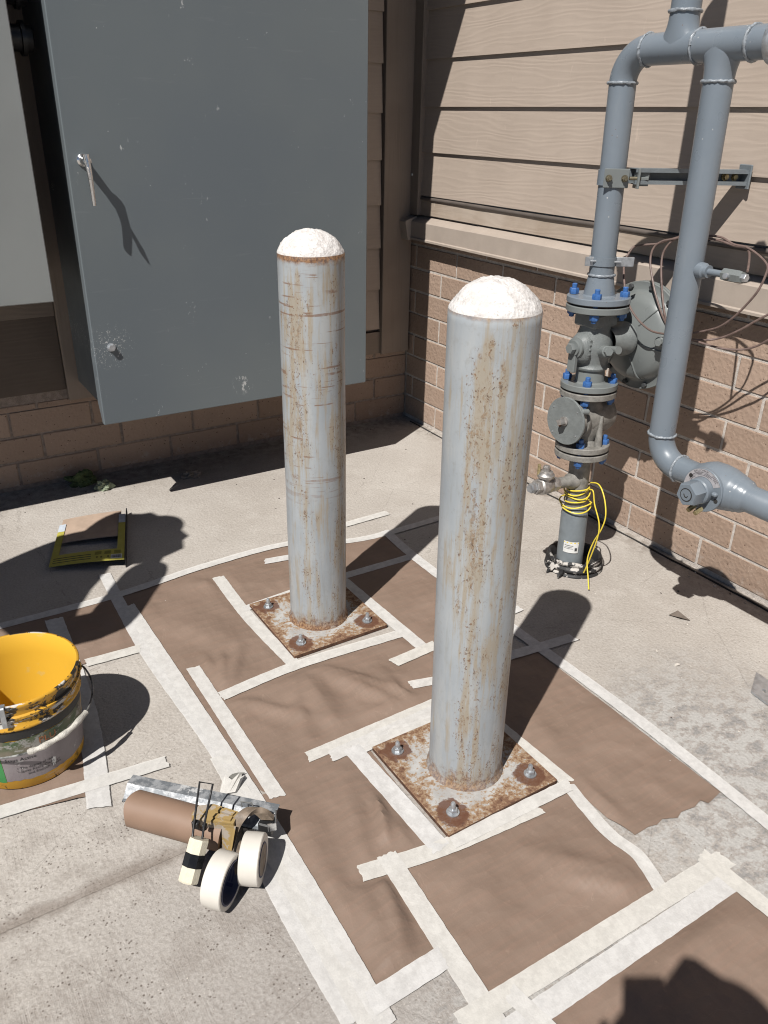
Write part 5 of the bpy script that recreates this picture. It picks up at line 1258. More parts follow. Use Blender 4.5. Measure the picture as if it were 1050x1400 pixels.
def mat_blade():
    k = N("painted_galvanized_blade", 0.5, 0.35)
    c = k.mix(k.ss(k.noise(40, 6, 0.7), 0.42, 0.6), (0.20, 0.215, 0.23), (0.42, 0.43, 0.44))
    c = k.mix(k.ss(k.noise(1, 6, 0.72, vec=k.mapped((18, 18, 60))), 0.57, 0.62), c, (0.66, 0.66, 0.65)); k.color(c); k.bump(k.noise(90, 4), 0.001, 0.5); return k.m
def mat_frame():
    k = N("mustard_plastic_painted", 0.5)
    c = k.mix(k.ss(k.noise(30, 5, 0.7), 0.50, 0.56), (0.37, 0.255, 0.10), (0.40, 0.345, 0.285)); k.color(c); return k.m
def mat_wrapcyl():
    k = N("roll_kraft", 0.6)
    k.color(k.mix(k.ss(k.noise(9, 4), 0.3, 0.7), (0.245, 0.158, 0.108), (0.285, 0.185, 0.13))); return k.m

def tape_roll(name, lab, c, ax, ro, ri, wd, parent=None):
    ax = Vector(ax).normalized(); c = Vector(c)
    if parent is None: t = thing(name, lab, 'tape roll', (c.x, c.y, 0))
    else: t = parent
    p = c - ax*wd/2
    bm = nb(); lathe(bm, [(ri, 0.0008), (ro-0.0015, 0), (ro, 0.0015), (ro+0.0004, wd*0.5), (ro, wd-0.0015), (ro-0.0015, wd), (ri, wd-0.0008), (ri, 0.0008)], p, ax, 64)
    w_ = obj('tape_winding', bm, M['roll_tape'], t, smooth=True, angle=40)
    bm = nb(); lathe(bm, [(ri-0.003, -0.0006), (ri, -0.0006), (ri, wd+0.0006), (ri-0.003, wd+0.0006), (ri-0.003, -0.0006)], p, ax, 56); core = obj('cardboard_core', bm, M['navy'], t, smooth=True, angle=40)
    return t, w_, core, p
M['roll_tape'] = plain("tape_roll_cream", (0.70, 0.66, 0.59), 0.5, vary=0.04, sc=20)

def build_masker():
    u = Vector((0.653, -0.758, 0)).normalized(); v = Vector((0.758, 0.653, 0)).normalized(); up = Vector((0, 0, 1))
    O = Vector((-2.018, -1.972, 0)); rr = 0.038
    t = thing('masking_dispenser', 'hand masking tool with brown paper roll, long steel blade and taped grip', 'masking tool', (O.x+u.x*0.15, O.y+u.y*0.15, 0))
    ax0 = O + v*rr*0.6 + up*(rr+0.001)
    # paper roll: spiral winding with a loose edge
    bm = nb(); n = 70
    prof_pts = []
    L = 0.225
    for s_, off in ((0, 0), (1, L)):
        ring = []
        for i in range(n+1):
            a_ = -1.9 + 2*PI*i/n; r = rr + 0.0022*i/n
            ring.append(bm.verts.new(ax0 + u*(off + (0.004*math.sin(i*0.25) if s_ == 0 else 0)) + v*r*math.cos(a_) + up*r*math.sin(a_)))
        prof_pts.append(ring)
    for i in range(n): bm.faces.new((prof_pts[0][i], prof_pts[0][i+1], prof_pts[1][i+1], prof_pts[1][i]))
    obj('paper_roll', bm, mat_wrapcyl(), t, smooth=True, angle=80)
    bm = nb(); lathe(bm, [(0.020, 0.004), (rr, 0.002), (rr, L-0.002), (0.020, L-0.002), (0.020, 0.004)], ax0, u, 40); obj('roll_core', bm, mat_wrapcyl(), t)
    # cutting blade
    b0 = (-1.9995, -1.9093, 0.0620); b1 = (-1.7565, -2.1585, 0.0620)
    b0 = Vector(b0); b1 = Vector(b1); bd = (b1-b0).normalized(); bn = Vector((-bd.y, bd.x, 0)).normalized()
    if bn.dot(v) < 0: bn = -bn
    bm = nb()
    sec = [(0.030, 0.004), (0.004, 0.004), (-0.0185, -0.0195), (-0.0245, -0.0205), (-0.0245, -0.0222), (-0.018, -0.0215), (0.0045, 0.0022), (0.030, 0.0022)]
    prism(bm, [b0 + bn*q[0] + up*q[1] for q in sec], b1-b0); bl = obj('cutting_blade', bm, mat_blade(), t)
    bm = nb(); nT = 90
    for i in range(nT):
        p0 = b0.lerp(b1, i/nT); p1 = b0.lerp(b1, (i+1)/nT); pm = (p0+p1)/2
        a_, b_, c_ = (bm.verts.new(p0 - bn*0.0245 - up*0.0213), bm.verts.new(p1 - bn*0.0245 - up*0.0213), bm.verts.new(pm - bn*0.0285 - up*0.0218)); bm.faces.new((a_, b_, c_))
    o_ = obj('blade_teeth', bm, M['dark'], bl)
    bm = nb(); ribbon(bm, [b0.lerp(b1, q) - bn*0.018 - up*0.026 for q in (0.12, 0.5, 0.93)], up, 0.010, 0.004); obj('blade_shadow_bar' if False else 'blade_shade_bar', bm, M['black'], t)  # black bar drawn as the shade under the blade
    # plastic frame
    fr = mat_frame()
    poly = [(-1.9122, -2.0881, 0.0920), (-1.8915, -2.0751, 0.0920), (-1.8638, -2.0871, 0.0920), (-1.8263, -2.1354, 0.0920), (-1.8488, -2.1581, 0.0920), (-1.9170, -2.1011, 0.0920)]
    bm = nb(); prism(bm, poly, (0, 0, -0.020)); frame = obj('frame', bm, fr, t)
    bm = nb(); prism(bm, [(-1.8625, -2.1007, 0.0930), (-1.8347, -2.1361, 0.0930), (-1.8429, -2.1403, 0.0930), (-1.8688, -2.1085, 0.0930)], (0, 0, 0.004)); obj('frame_rib', bm, fr, frame)
    bm = nb(); prism(bm, [(-1.8731, -2.1152, 0.0930), (-1.8444, -2.1439, 0.0930), (-1.8520, -2.1506, 0.0930), (-1.8805, -2.1220, 0.0930)], (0, 0, 0.004)); obj('frame_rib', bm, fr, frame)
    bm = nb(); ribbon(bm, smooth_path([(-1.8707, -2.1623, 0.0120), (-1.8561, -2.1474, 0.0400), (-1.8444, -2.1482, 0.0720), (-1.8272, -2.1487, 0.0900), (-1.8033, -2.1470, 0.0940), (-1.7858, -2.1555, 0.0880), (-1.7750, -2.1629, 0.0720)], 6), v*0.25 + u*0.9, 0.026, 0.013); obj('curved_arm', bm, M['arm'], t, smooth=True, angle=50)
    bm = nb(); prism(bm, [(-1.8696, -2.1457, 0.0880), (-1.8486, -2.1607, 0.0880), (-1.8665, -2.1646, 0.0160), (-1.8739, -2.1470, 0.0160)], u*0.004); obj('front_web', bm, fr, frame)
    bm = nb(); ribbon(bm, [Vector(p) for p in ((-1.7823, -2.1774, 0.0600), (-1.7663, -2.1826, 0.0600), (-1.7510, -2.1502, 0.0600))], up, 0.020, 0.003); box(bm, (-1.7654, -2.1626, 0.0580), (0.012, 0.010, 0.030), None, 0.002); obj('end_clip', bm, M['chrome'], t)
    bm = nb(); box(bm, (-1.7798, -2.1636, 0.0500), (0.030, 0.022, 0.030), Matrix((u, v, up)).transposed(), 0.003); obj('hub_block', bm, M['black'], t)
    bm = nb(); tube(bm, [(-1.8166, -2.1284, 0.0950), (-1.8136, -2.1137, 0.0950), (-1.7955, -2.1294, 0.0950), (-1.7981, -2.1466, 0.0950)], 0.0016, 8); obj('wire_guide', bm, M['galv_dull'], t, smooth=True)
    # taped grip with black band, steel-wire loop
    B = Vector((-1.9620, -2.1856, 0.0200)); T = Vector((-1.9193, -2.1519, 0.0850)); gd = (T-B).normalized(); GL = (T-B).length
    bm = nb(); lathe(bm, [(0, 0), (0.0195, 0), (0.0212, 0.003), (0.0205, GL*0.5), (0.0210, GL-0.004), (0.0195, GL), (0, GL)], B, gd, 8); gr = obj('grip', bm, M['cream'], t)
    bm = nb(); lathe(bm, [(0.0212, GL*0.36), (0.0218, GL*0.37), (0.0218, GL*0.66), (0.0212, GL*0.67), (0.0206, GL*0.67)], B, gd, 8); obj('black_band', bm, M['black_gloss'], gr)
    bm = nb(); W_ = [(-1.9318, -2.1442, 0.0850), (-1.9212, -2.1274, 0.1000), (-1.9049, -2.1085, 0.1350), (-1.8892, -2.0912, 0.1700), (-1.8684, -2.1108, 0.1700), (-1.8901, -2.1311, 0.1350), (-1.9049, -2.1417, 0.1000), (-1.9174, -2.1585, 0.0820)]
    tube(bm, W_, 0.0024, 8); obj('wire_loop', bm, M['black'], t, smooth=True, angle=60)
    bm = nb(); box(bm, (-1.9147, -2.1205, 0.0920), (0.016, 0.012, 0.018), Matrix((u, v, up)).transposed(), 0.002); box(bm, (-1.9015, -2.1352, 0.0920), (0.010, 0.010, 0.014), Matrix((u, v, up)).transposed(), 0.002); obj('grip_bracket', bm, M['black'], t)
    # roll of tape mounted behind
    ax = Vector((0.66, -0.75, 0)).normalized()
    c2 = Vector((-1.8377, -2.2269, 0.0520)); ax2 = Vector((0.80, -0.60, 0)).normalized()
    tape_roll('', '', c2, ax2, 0.0515, 0.034, 0.040, parent=t)
    bm = nb(); lathe(bm, [(0, -0.0205), (0.031, -0.0205), (0.031, 0.0), (0.012, 0.02), (0.030, 0.022), (0.032, 0.030), (0, 0.030)], c2, -ax2, 28); obj('tape_hub', bm, M['arm'], t, smooth=True, angle=40)
    bm = nb(); box(bm, (-1.8654, -2.2241, 0.0700), (0.026, 0.008, 0.010), Matrix((u, v, up)).transposed(), 0.002); obj('tape_finger', bm, M['cream'], t)
    # loose roll
    t3, w3, core, p3 = tape_roll('tape_roll', 'loose cream tape roll on edge before the masking tool, dark core facing right', (-1.9102, -2.2442, 0.0545), ax, 0.0540, 0.0435, 0.041)
    # print inside the core
    c = Vector((-1.9102, -2.2442, 0.0545)); side = ax.cross(up).normalized()
    def core_pt(a_, w__): return c + ax*(w__) + side*0.0402*math.cos(a_) + up*0.0402*math.sin(a_)
    for (a0, a1, w0, w1) in ((200, 232, 0.004, 0.007), (200, 232, -0.002, 0.001), (236, 246, -0.004, 0.010), (150, 190, 0.002, 0.006), (130, 176, -0.006, -0.003)):
        bm = nb(); n = 8
        lo = [bm.verts.new(core_pt(math.radians(a0+(a1-a0)*i/n), w0)) for i in range(n+1)]; hi = [bm.verts.new(core_pt(math.radians(a0+(a1-a0)*i/n), w1)) for i in range(n+1)]
        for i in range(n): bm.faces.new((lo[i], lo[i+1], hi[i+1], hi[i]))
        obj('core_print', bm, M['navy_ink'], core)
M['arm'] = plain("brown_grey_plastic", (0.20, 0.155, 0.115), 0.55, vary=0.3, sc=50)
M['black_gloss'] = plain("glossy_black_tape", (0.012, 0.012, 0.013), 0.22, vary=0.2)
M['galv_dull'] = plain("dull_wire", (0.20, 0.20, 0.19), 0.5, 0.4)
build_masker()

# ------------------------------------------------------------------ cardboard box sleeve
def build_card():
    A, B, C_, D_ = (Vector(q) for q in ((-1.9287, -0.7408, 0.0120), (-1.7028, -0.8461, 0.0300), (-1.5841, -0.4489, 0.0220), (-1.8116, -0.3908, 0.0100)))
    t = thing('cardboard_box', 'flattened yellow cardboard frame with brown lining, lying in a shadow on the concrete', 'cardboard', ((A.x+C_.x)/2, (A.y+C_.y)/2, 0))
    def bl(s, q, dz=0.0): return (A.lerp(B, s)).lerp(D_.lerp(C_, s), q) + Vector((0, 0, dz + 0.004*math.sin(s*PI)))
    def sheet(nm, s0, s1, q0, q1, dz, m, th=0.003, par=None):
        bm = nb(); n = 8
        top = [[bm.verts.new(bl(s0+(s1-s0)*i/n, q0+(q1-q0)*j, dz)) for i in range(n+1)] for j in (0, 1)]
        bot = [[bm.verts.new(bl(s0+(s1-s0)*i/n, q0+(q1-q0)*j, dz-th)) for i in range(n+1)] for j in (0, 1)]
        for i in range(n):
            bm.faces.new((top[0][i], top[0][i+1], top[1][i+1], top[1][i])); bm.faces.new((bot[0][i+1], bot[0][i], bot[1][i], bot[1][i+1]))
            bm.faces.new((top[0][i], bot[0][i], bot[0][i+1], top[0][i+1])); bm.faces.new((top[1][i+1], bot[1][i+1], bot[1][i], top[1][i]))
        for i in (0, n): bm.faces.new((top[0][i], top[1][i], bot[1][i], bot[0][i]))
        return obj(nm, bm, m, par or t)
    Y = M['card_yellow']
    f = sheet('front_band', 0.0, 1.0, 0.0, 0.20, 0.006, Y)
    sheet('side_band', 0.0, 0.10, 0.202, 0.70, 0.006, Y); sheet('side_band', 0.90, 1.0, 0.202, 0.72, 0.006, Y)
    sheet('label_tab', 0.0, 0.10, 0.702, 0.86, 0.006, M['card_blue']); sheet('label_tab', 0.90, 1.0, 0.722, 0.90, 0.006, M['card_blue'])
    sheet('lining', 0.03, 0.93, 0.47, 1.0, 0.0025, M['card_brown'])
    bm = nb(); prism(bm, [bl(1.004, 0.0, 0.006), bl(1.004, 1.02, 0.006), bl(1.004, 1.02, -0.020), bl(1.004, 0.0, -0.028)], (0.004, 0.001, 0)); obj('side_wall', bm, M['ink'], t)
    for q in (0.045, 0.085, 0.125):
        sheet('print_line', 0.04, 0.55, q, q+0.010, 0.0066, M['ink'], 0.0003, f)
    for s in (0.60, 0.73, 0.86):
        for q in (0.115, 0.130, 0.145, 0.160): sheet('print_line', s, s+0.09, q, q+0.007, 0.0066, M['card_ink'], 0.0003, f)
    sheet('barcode_label', 0.82, 0.97, 0.022, 0.095, 0.0066, M['white'], 0.0003, f)
    rr = random.Random(4); s = 0.832
    while s < 0.955:
        w_ = rr.choice((0.003, 0.005, 0.008)); sheet('print_line', s, s+w_, 0.032, 0.085, 0.0070, M['ink'], 0.0003, f); s += w_ + rr.choice((0.003, 0.005))
    for s in (0.62, 0.68, 0.77): sheet('print_mark', s, s+0.025, 0.05, 0.08, 0.0066, M['card_ink'], 0.0003, f)
M['card_yellow'] = plain("yellow_print", (0.47, 0.42, 0.085), 0.5, vary=0.08, sc=20)
M['card_blue'] = plain("pale_blue_print", (0.55, 0.60, 0.66), 0.5, vary=0.1, sc=60)
M['card_brown'] = plain("brown_cardboard", (0.44, 0.33, 0.25), 0.75, vary=0.08, sc=25)
M['card_ink'] = plain("olive_ink", (0.16, 0.14, 0.03), 0.6)
build_card()

# ------------------------------------------------------------------ scraps on the ground
def crumple(name, lab, cat, c, s, m, seed, sub=4):
    bm = nb(); bmesh.ops.create_icosphere(bm, subdivisions=sub, radius=1.0)
    for v in bm.verts:
        p = v.co.normalized(); q = p*1.7 + Vector((seed, 0, 0))
        d = 0.72 + 0.5*mnoise.noise(q) + 0.35*abs(mnoise.noise(q*2.3)) + 0.16*mnoise.noise(q*5)
        v.co = Vector((p.x*d*s[0], p.y*d*s[1], max(-0.3, p.z*d)*s[2])) + Vector((c[0], c[1], 0.3*s[2]))
    o = obj(name, bm, m, base=(c[0], c[1], 0), smooth=True, angle=30); return tag(o, lab, cat)
def build_scraps():
    g1 = plain("dull_green_cloth", (0.085, 0.12, 0.045), 0.85, vary=0.35, sc=40, bump=0.002); g2 = plain("pale_green_cloth", (0.27, 0.31, 0.21), 0.8, vary=0.3, sc=50, bump=0.002); gy = plain("crumpled_grey_paper", (0.22, 0.19, 0.165), 0.8, vary=0.2, sc=50)
    crumple('crumpled_rag', 'dark green crumpled rag in the shade at the foot of the wall', 'rag', (-1.6586, -0.0629), (0.075, 0.035, 0.045), g1, 3.0)
    crumple('crumpled_rag', 'pale green crumpled rag at the shadow edge below the cabinet', 'rag', (-1.5893, -0.1541), (0.040, 0.030, 0.032), g2, 8.0)
    crumple('crumpled_paper', 'grey crumpled paper in the shade under the large cabinet', 'paper', (-1.2348, -0.2089), (0.045, 0.032, 0.022), gy, 5.0)
    # galvanized angle piece at the right edge
    a_, b_, c_, hp_ = Vector((-0.4370, -2.3831, -0.0000)), Vector((-0.3519, -2.3783, 0.0000)), Vector((-0.4448, -2.4425, 0.0000)), Vector((-0.4056, -2.4019, 0.0000))
    e1 = (c_-a_).normalized(); e2 = Vector((0.80, 0.42, 0)).normalized()
    t = thing('steel_bracket', 'galvanized flat bracket with a round hole on the concrete at the right edge', 'bracket', a_)
    d_ = hp_-a_; det = e1.x*e2.y-e1.y*e2.x; p_ = (d_.x*e2.y-d_.y*e2.x)/det; q_ = (e1.x*d_.y-e1.y*d_.x)/det
    bm = nb(); n = 32
    ring = [bm.verts.new(hp_ + e1*0.0075*math.cos(2*PI*i/n) + e2*0.0075*math.sin(2*PI*i/n) + Vector((0, 0, 0.008))) for i in range(n)]
    def sq(i):
        cs, sn = math.cos(2*PI*i/n), math.sin(2*PI*i/n); k1 = min((0.055 if cs > 0 else p_)/max(abs(cs), 1e-6), (0.06 if sn > 0 else q_)/max(abs(sn), 1e-6)); return hp_ + e1*k1*cs + e2*k1*sn + Vector((0, 0, 0.008))
    out = [bm.verts.new(sq(i)) for i in range(n)]
    for i in range(n): j = (i+1) % n; bm.faces.new((ring[i], ring[j], out[j], out[i]))
    ex = bmesh.ops.extrude_face_region(bm, geom=bm.faces[:]); bmesh.ops.translate(bm, verts=[v for v in ex['geom'] if isinstance(v, bmesh.types.BMVert)], vec=(0, 0, -0.006))
    obj('plate', bm, M['galv'], t)
    # dead leaf, duct tape scrap, spill
    bm = nb(); P = [(-0.3233, -2.0057), (-0.2854, -2.0087), (-0.2902, -2.0636), (-0.3114, -2.0416)]; bm.faces.new([bm.verts.new((p[0], p[1], 0.004 + 0.006*(i % 2))) for i, p in enumerate(P)]); tag(obj('dead_leaf', bm, plain("dry_leaf", (0.14, 0.115, 0.095), 0.8, vary=0.3), base=(*P[0], 0)), 'small dry grey leaf on the concrete right of the bollard shadow', 'leaf')
    bm = nb(); P = [(-1.7852, -1.9550), (-1.7696, -1.9482), (-1.7560, -1.9509), (-1.7413, -1.9597), (-1.7630, -1.9630), (-1.7780, -1.9727)]; bm.faces.new([bm.verts.new((p[0], p[1], 0.0135)) for p in P]); tag(obj('tape_scrap', bm, plain("grey_duct_tape", (0.20, 0.195, 0.175), 0.5, vary=0.1), base=(*P[0], 0)), 'grey scrap of tape stuck on the long white strip above the dispenser', 'tape')
    bm = nb(); rr = random.Random(3); rows = []
    for i in range(9):
        p = Vector((-1.8197, -1.9919, 0.0000)).lerp(Vector((-1.7850, -2.0026, 0.0000)), i/8); rows.append((bm.verts.new((p.x, p.y, 0.012)), bm.verts.new((p.x+0.028 + rr.uniform(-.012, .012), p.y+0.030 + rr.uniform(-.012, .012), 0.022 + 0.008*(i % 2)))))
    for a1, b1 in zip(rows, rows[1:]): bm.faces.new((a1[0], b1[0], b1[1], a1[1]))
    tag(obj('tape_scrap', bm, M['tape'], base=(*(-1.8039, -1.9964), 0)), 'frayed white tape end sticking up behind the steel blade', 'tape')
    # loose grit: nobody could count it
    rr = random.Random(11); bm = nb()
    def chip(x, y, s):
        r = bmesh.ops.create_icosphere(bm, subdivisions=1, radius=s, matrix=Matrix.Translation((x, y, s*0.3)) @ Matrix.Rotation(rr.uniform(0, 6), 4, 'Z') @ Matrix.Diagonal((1, rr.uniform(0.4, 0.9), rr.uniform(0.25, 0.6), 1)))
        for v in r['verts']: v.co += Vector((rr.uniform(-1, 1), rr.uniform(-1, 1), rr.uniform(-.4, .4)))*s*0.25
    for _ in range(420):
        k_ = rr.random()
        if k_ < 0.40: chip(rr.uniform(-0.55, -0.03), rr.uniform(-2.5, -0.3), rr.uniform(0.001, 0.0032))
        elif k_ < 0.65: chip(rr.uniform(-2.2, -0.1), -abs(rr.gauss(0, 0.12))-0.02, rr.uniform(0.0012, 0.004))
        elif k_ < 0.8: chip(-abs(rr.gauss(0, 0.05))-0.02, rr.uniform(-2.4, -0.05), rr.uniform(0.0015, 0.005))
        else: chip(rr.uniform(-2.4, -1.5), rr.uniform(-3.0, -0.4), rr.uniform(0.001, 0.0025))
    for (px_, s) in (((-0.5093, -2.1948), 0.010), ((-0.5070, -2.1181), 0.007), ((-0.4793, -2.2167), 0.004), ((-0.5981, -2.4642), 0.003)): chip(px_[0], px_[1], s)
    o = obj('grit', bm, plain("pale_grit", (0.50, 0.46, 0.41), 0.85, vary=0.35, sc=8)); o['kind'] = 'stuff'; o['label'] = 'loose pale grit and paint flakes scattered on the concrete'; o['category'] = 'grit'
    bm = nb()
    for _ in range(90):
        x, y = (rr.uniform(-2.2, -0.1), -abs(rr.gauss(0, 0.10))-0.02) if rr.random() < 0.55 else (rr.uniform(-1.2, -0.03), rr.uniform(-2.6, -0.3))
        chip(x, y, rr.uniform(0.0015, 0.0042))
    o = obj('dark_grit', bm, plain("dark_grit", (0.07, 0.055, 0.045), 0.9, vary=0.3, sc=8)); o['kind'] = 'stuff'; o['label'] = 'dark crumbs of soil and leaf scattered by the walls'; o['category'] = 'grit'
build_scraps()

# ------------------------------------------------------------------ the two people whose shadows fall into the picture
def skin(name, chains, mat, parent, sub=2):
    """one continuous surface grown on a skeleton; chains = lists of (key, point, radius), keys shared between chains"""
    idx, vs, rs, es = {}, [], [], []
    for ch in chains:
        prev = None
        for key, p, r in ch:
            if key not in idx: idx[key] = len(vs); vs.append(Vector(p)); rs.append(r)
            if prev is not None: es.append((prev, idx[key]))
            prev = idx[key]
    org = ORG[parent.name]
    me = bpy.data.meshes.new(name); me.from_pydata([v-org for v in vs], es, [])
    o = bpy.data.objects.new(name, me); COL.objects.link(o)
    md = o.modifiers.new("skin", 'SKIN'); md.use_smooth_shade = True
    for i, r in enumerate(rs): me.skin_vertices[0].data[i].radius = (r, r); me.skin_vertices[0].data[i].use_root = (i == 0)
    ss = o.modifiers.new("sub", 'SUBSURF'); ss.levels = sub; ss.render_levels = sub
    dg = bpy.context.evaluated_depsgraph_get(); dg.update()
    m2 = bpy.data.meshes.new_from_object(o.evaluated_get(dg))
    bpy.data.objects.remove(o); bpy.data.meshes.remove(me)
    m2.name = name; m2.materials.clear(); m2.materials.append(mat)
    o = bpy.data.objects.new(name, m2); COL.objects.link(o); o.parent = parent; ORG[o.name] = org
    return o

def person(shadow_hood, lab, head, neck, chest, pelvis, sh, el, ha, hip, kn, an, toe, face_dir):
    """sh, el, ha, hip, kn, an, toe: pairs (left, right)"""
    t = thing('person', lab, 'person', ((an[0].x+an[1].x)/2, (an[0].y+an[1].y)/2, 0))
    fd = Vector(face_dir).normalized(); up = Vector((0, 0, 1)); sd = fd.cross(up).normalized()
    ch = [[('p', pelvis, 0.125), ('w', pelvis.lerp(chest, 0.45), 0.120), ('c', chest, 0.135), ('n', neck, 0.058), ('j', head - up*0.045 + fd*0.012, 0.070), ('h', head + up*0.035, 0.088), ('t', head + up*0.085, 0.062)]]
    for s in (0, 1):
        w_ = ha[s]; d = (w_-el[s]).normalized()
        ch.append([('c', chest, 0.135), ('s%d' % s, sh[s], 0.062), ('e%d' % s, el[s], 0.043), ('w%d' % s, w_ - d*0.07, 0.027), ('q%d' % s, w_, 0.030)])
        pl = d.cross(up).normalized()
        for k_, (o_, L_) in enumerate(((-0.024, 0.062), (-0.008, 0.072), (0.008, 0.068), (0.023, 0.052))):
            b_ = w_ + pl*o_ + d*0.022
            ch.append([('q%d' % s, w_, 0.030), ('f%d%d' % (s, k_), b_, 0.0095), ('g%d%d' % (s, k_), b_ + d*L_*0.55 - up*0.006, 0.0085), ('i%d%d' % (s, k_), b_ + d*L_*0.95 - up*0.020, 0.007)])
        ch.append([('q%d' % s, w_, 0.030), ('u%d' % s, w_ - pl*0.032 - d*0.005, 0.011), ('v%d' % s, w_ - pl*0.046 + d*0.030, 0.008)])
        ch.append([('p', pelvis, 0.125), ('hp%d' % s, hip[s], 0.088), ('k%d' % s, kn[s], 0.058), ('a%d' % s, an[s], 0.040), ('t%d' % s, toe[s], 0.032)])
    skin('body', ch, M['skin'], t)
    # clothes follow the body a little outside it; sleeves widened to fatten its shadow
    cl = [[('p', pelvis + up*0.02, 0.140), ('w', pelvis.lerp(chest, 0.45), 0.138), ('c', chest, 0.152), ('n', neck - up*0.03, 0.072)]]
    for s in (0, 1): cl.append([('c', chest, 0.152), ('s%d' % s, sh[s], 0.078), ('m%d' % s, sh[s].lerp(el[s], 0.55), 0.078), ('e%d' % s, el[s], 0.080), ('x%d' % s, el[s].lerp(ha[s], 0.5), 0.080), ('y%d' % s, el[s].lerp(ha[s], 0.85), 0.072)])
    skin('shirt', cl, M['cloth'], t)
    tr = [[('p', pelvis - up*0.01, 0.138), ('p2', pelvis - up*0.07, 0.12)]]
    for s in (0, 1): tr.append([('p2', pelvis - up*0.07, 0.12), ('hp%d' % s, hip[s], 0.102), ('k%d' % s, kn[s], 0.074), ('a%d' % s, an[s] + up*0.06, 0.060)])
    skin('trousers', tr, M['denim'], t)
    for s in (0, 1): skin('shoe', [[('a', an[s] - up*0.035 - (toe[s]-an[s])*0.25, 0.045), ('m', an[s].lerp(toe[s], 0.5) - up*0.02, 0.045), ('t', toe[s], 0.036)]], M['dark'], t, 2)
    if shadow_hood:  # unseen headwear added to shape the outline of the cast shadow
        bm = nb(); lathe(bm, [(0.115, -0.15), (0.185, -0.08), (0.195, -0.01), (0.150, 0.05), (0.075, 0.105), (0, 0.125)], head - fd*0.01, (0, 0, 1), 4 if shadow_hood == 2 else 28, up=(-fd.y, fd.x, 0))
        for v in list(bm.verts):
            if shadow_hood == 1 and (v.co - head).dot(fd) > 0.050 and -0.13 < v.co.z - head.z < 0.06: bm.verts.remove(v)
        obj('shadow_hood', bm, M['cloth'], t, smooth=True, angle=80)
    bm = nb(); bmesh.ops.create_icosphere(bm, subdivisions=4, radius=0.102, matrix=Matrix.Translation(head + up*0.040 - fd*0.010))
    for v in list(bm.verts):
        r_ = v.co - head
        if r_.z < -0.02 or (r_.dot(fd) > 0.045 and r_.z < 0.075): bm.verts.remove(v)
    obj('hair', bm, M['hair'], t, smooth=True, angle=80)
    bm = nb(); bmesh.ops.create_icosphere(bm, subdivisions=2, radius=0.014, matrix=Matrix.Translation(head + fd*0.098 - up*0.005)); obj('nose', bm, M['skin'], t, smooth=True)
    for s in (-1, 1):
        bm = nb(); bmesh.ops.create_icosphere(bm, subdivisions=2, radius=0.011, matrix=Matrix.Translation(head + fd*0.082 + sd*s*0.032 + up*0.022)); obj('eye', bm, M['white'], t, smooth=True)
        bm = nb(); bmesh.ops.create_icosphere(bm, subdivisions=2, radius=1.0, matrix=Matrix.Translation(head + sd*s*0.088 + up*0.0) @ Matrix.Diagonal((0.014, 0.020, 0.030, 1))); obj('ear', bm, M['skin'], t, smooth=True)
    bm = nb(); box(bm, head + fd*0.080 - up*0.048, (0.010, 0.042, 0.008), Matrix((fd, sd, up)).transposed(), 0.003); obj('mouth', bm, plain("lips", (0.34, 0.13, 0.11), 0.5), t)
    return t

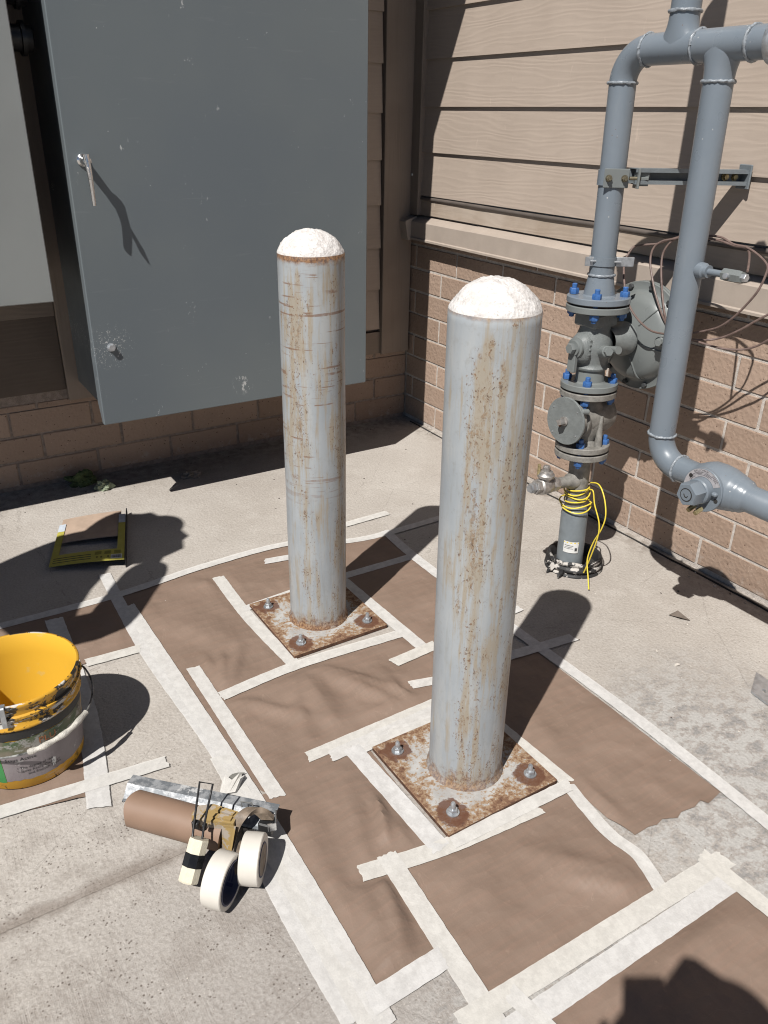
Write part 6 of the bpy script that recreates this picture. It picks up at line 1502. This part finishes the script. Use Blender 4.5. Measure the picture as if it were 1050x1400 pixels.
def build_people():
    V = Vector
    Rr = V((0.847, -0.532, 0)); Ff = V((0.532, 0.847, 0))
    # the one taking the picture
    cp = cam.matrix_world.translation.copy(); mw = cam.matrix_world.to_3x3()
    ph = cp + mw @ V((-0.024, -0.058, 0.016))
    bm = nb(); box(bm, ph, (0.072, 0.147, 0.008), mw, 0.002)
    tag(obj('smartphone', bm, M['black'], base=ph), 'black smartphone held up by the person taking the picture', 'phone')
    hd = V((-2.322, -3.520, 1.50)); bk = hd - Ff*0.07
    nk = bk - V((0, 0, 0.135)); cst = nk - V((0, 0, 0.19)) - Ff*0.02; pv = cst - V((0, 0, 0.38)) - Ff*0.03
    shl = [cst - Rr*0.17 + V((0, 0, 0.08)), cst + Rr*0.17 + V((0, 0, 0.08))]
    ha = [ph + mw @ V((-0.052, -0.040, 0.035)), ph + mw @ V((0.052, 0.012, 0.035))]
    el = [shl[0]*0.5 + ha[0]*0.5 - Rr*0.10 - V((0, 0, 0.20)), shl[1]*0.5 + ha[1]*0.5 + Rr*0.10 - V((0, 0, 0.20))]
    hp = [pv - Rr*0.09 - V((0, 0, 0.08)), pv + Rr*0.09 - V((0, 0, 0.08))]
    kn = [V((q.x, q.y, 0.46)) + Ff*0.02 for q in hp]; an = [V((q.x, q.y, 0.075)) - Ff*0.02 for q in hp]; toe = [q + Ff*0.16 - V((0, 0, 0.04)) for q in an]
    person(2, 'person taking the picture, whose shadow shows at the lower right', hd, nk, cst, pv, shl, el, ha, hp, kn, an, toe, Ff)
    # the one standing to the left
    sx, sy = 0.6692, 0.3755
    def g(x, y, h): return V((x - sx*h, y - sy*h, h))
    gp = lambda q, h: g(q[0], q[1], h)
    hd = gp((-1.5524, -0.6302), 1.48); nk = gp((-1.6702, -0.6738), 1.42); cst = gp((-1.9174, -0.7118), 1.26); pv = g(-2.42, -0.90, 0.92)
    shl = [gp((-1.8274, -0.5820), 1.36), gp((-2.0229, -1.1360), 1.28)]
    el = [gp((-1.7039, -0.6541), 1.14), gp((-1.8360, -1.1574), 1.10)]
    ha = [gp((-1.5327, -0.6887), 1.34), gp((-1.5584, -0.7834), 1.34)]
    hp = [pv + V((0, 0.09, -0.08)), pv + V((0, -0.09, -0.08))]
    kn = [q + V((0.05, 0, -0.38)) for q in hp]; an = [V((q.x-0.03, q.y, 0.075)) for q in kn]; toe = [q + V((0.16, 0.02, -0.04)) for q in an]
    person(1, 'person with raised hands, whose shadow falls across the yellow cardboard', hd, nk, cst, pv, shl, el, ha, hp, kn, an, toe, (0.9, 0.2, -0.2))
build_people()
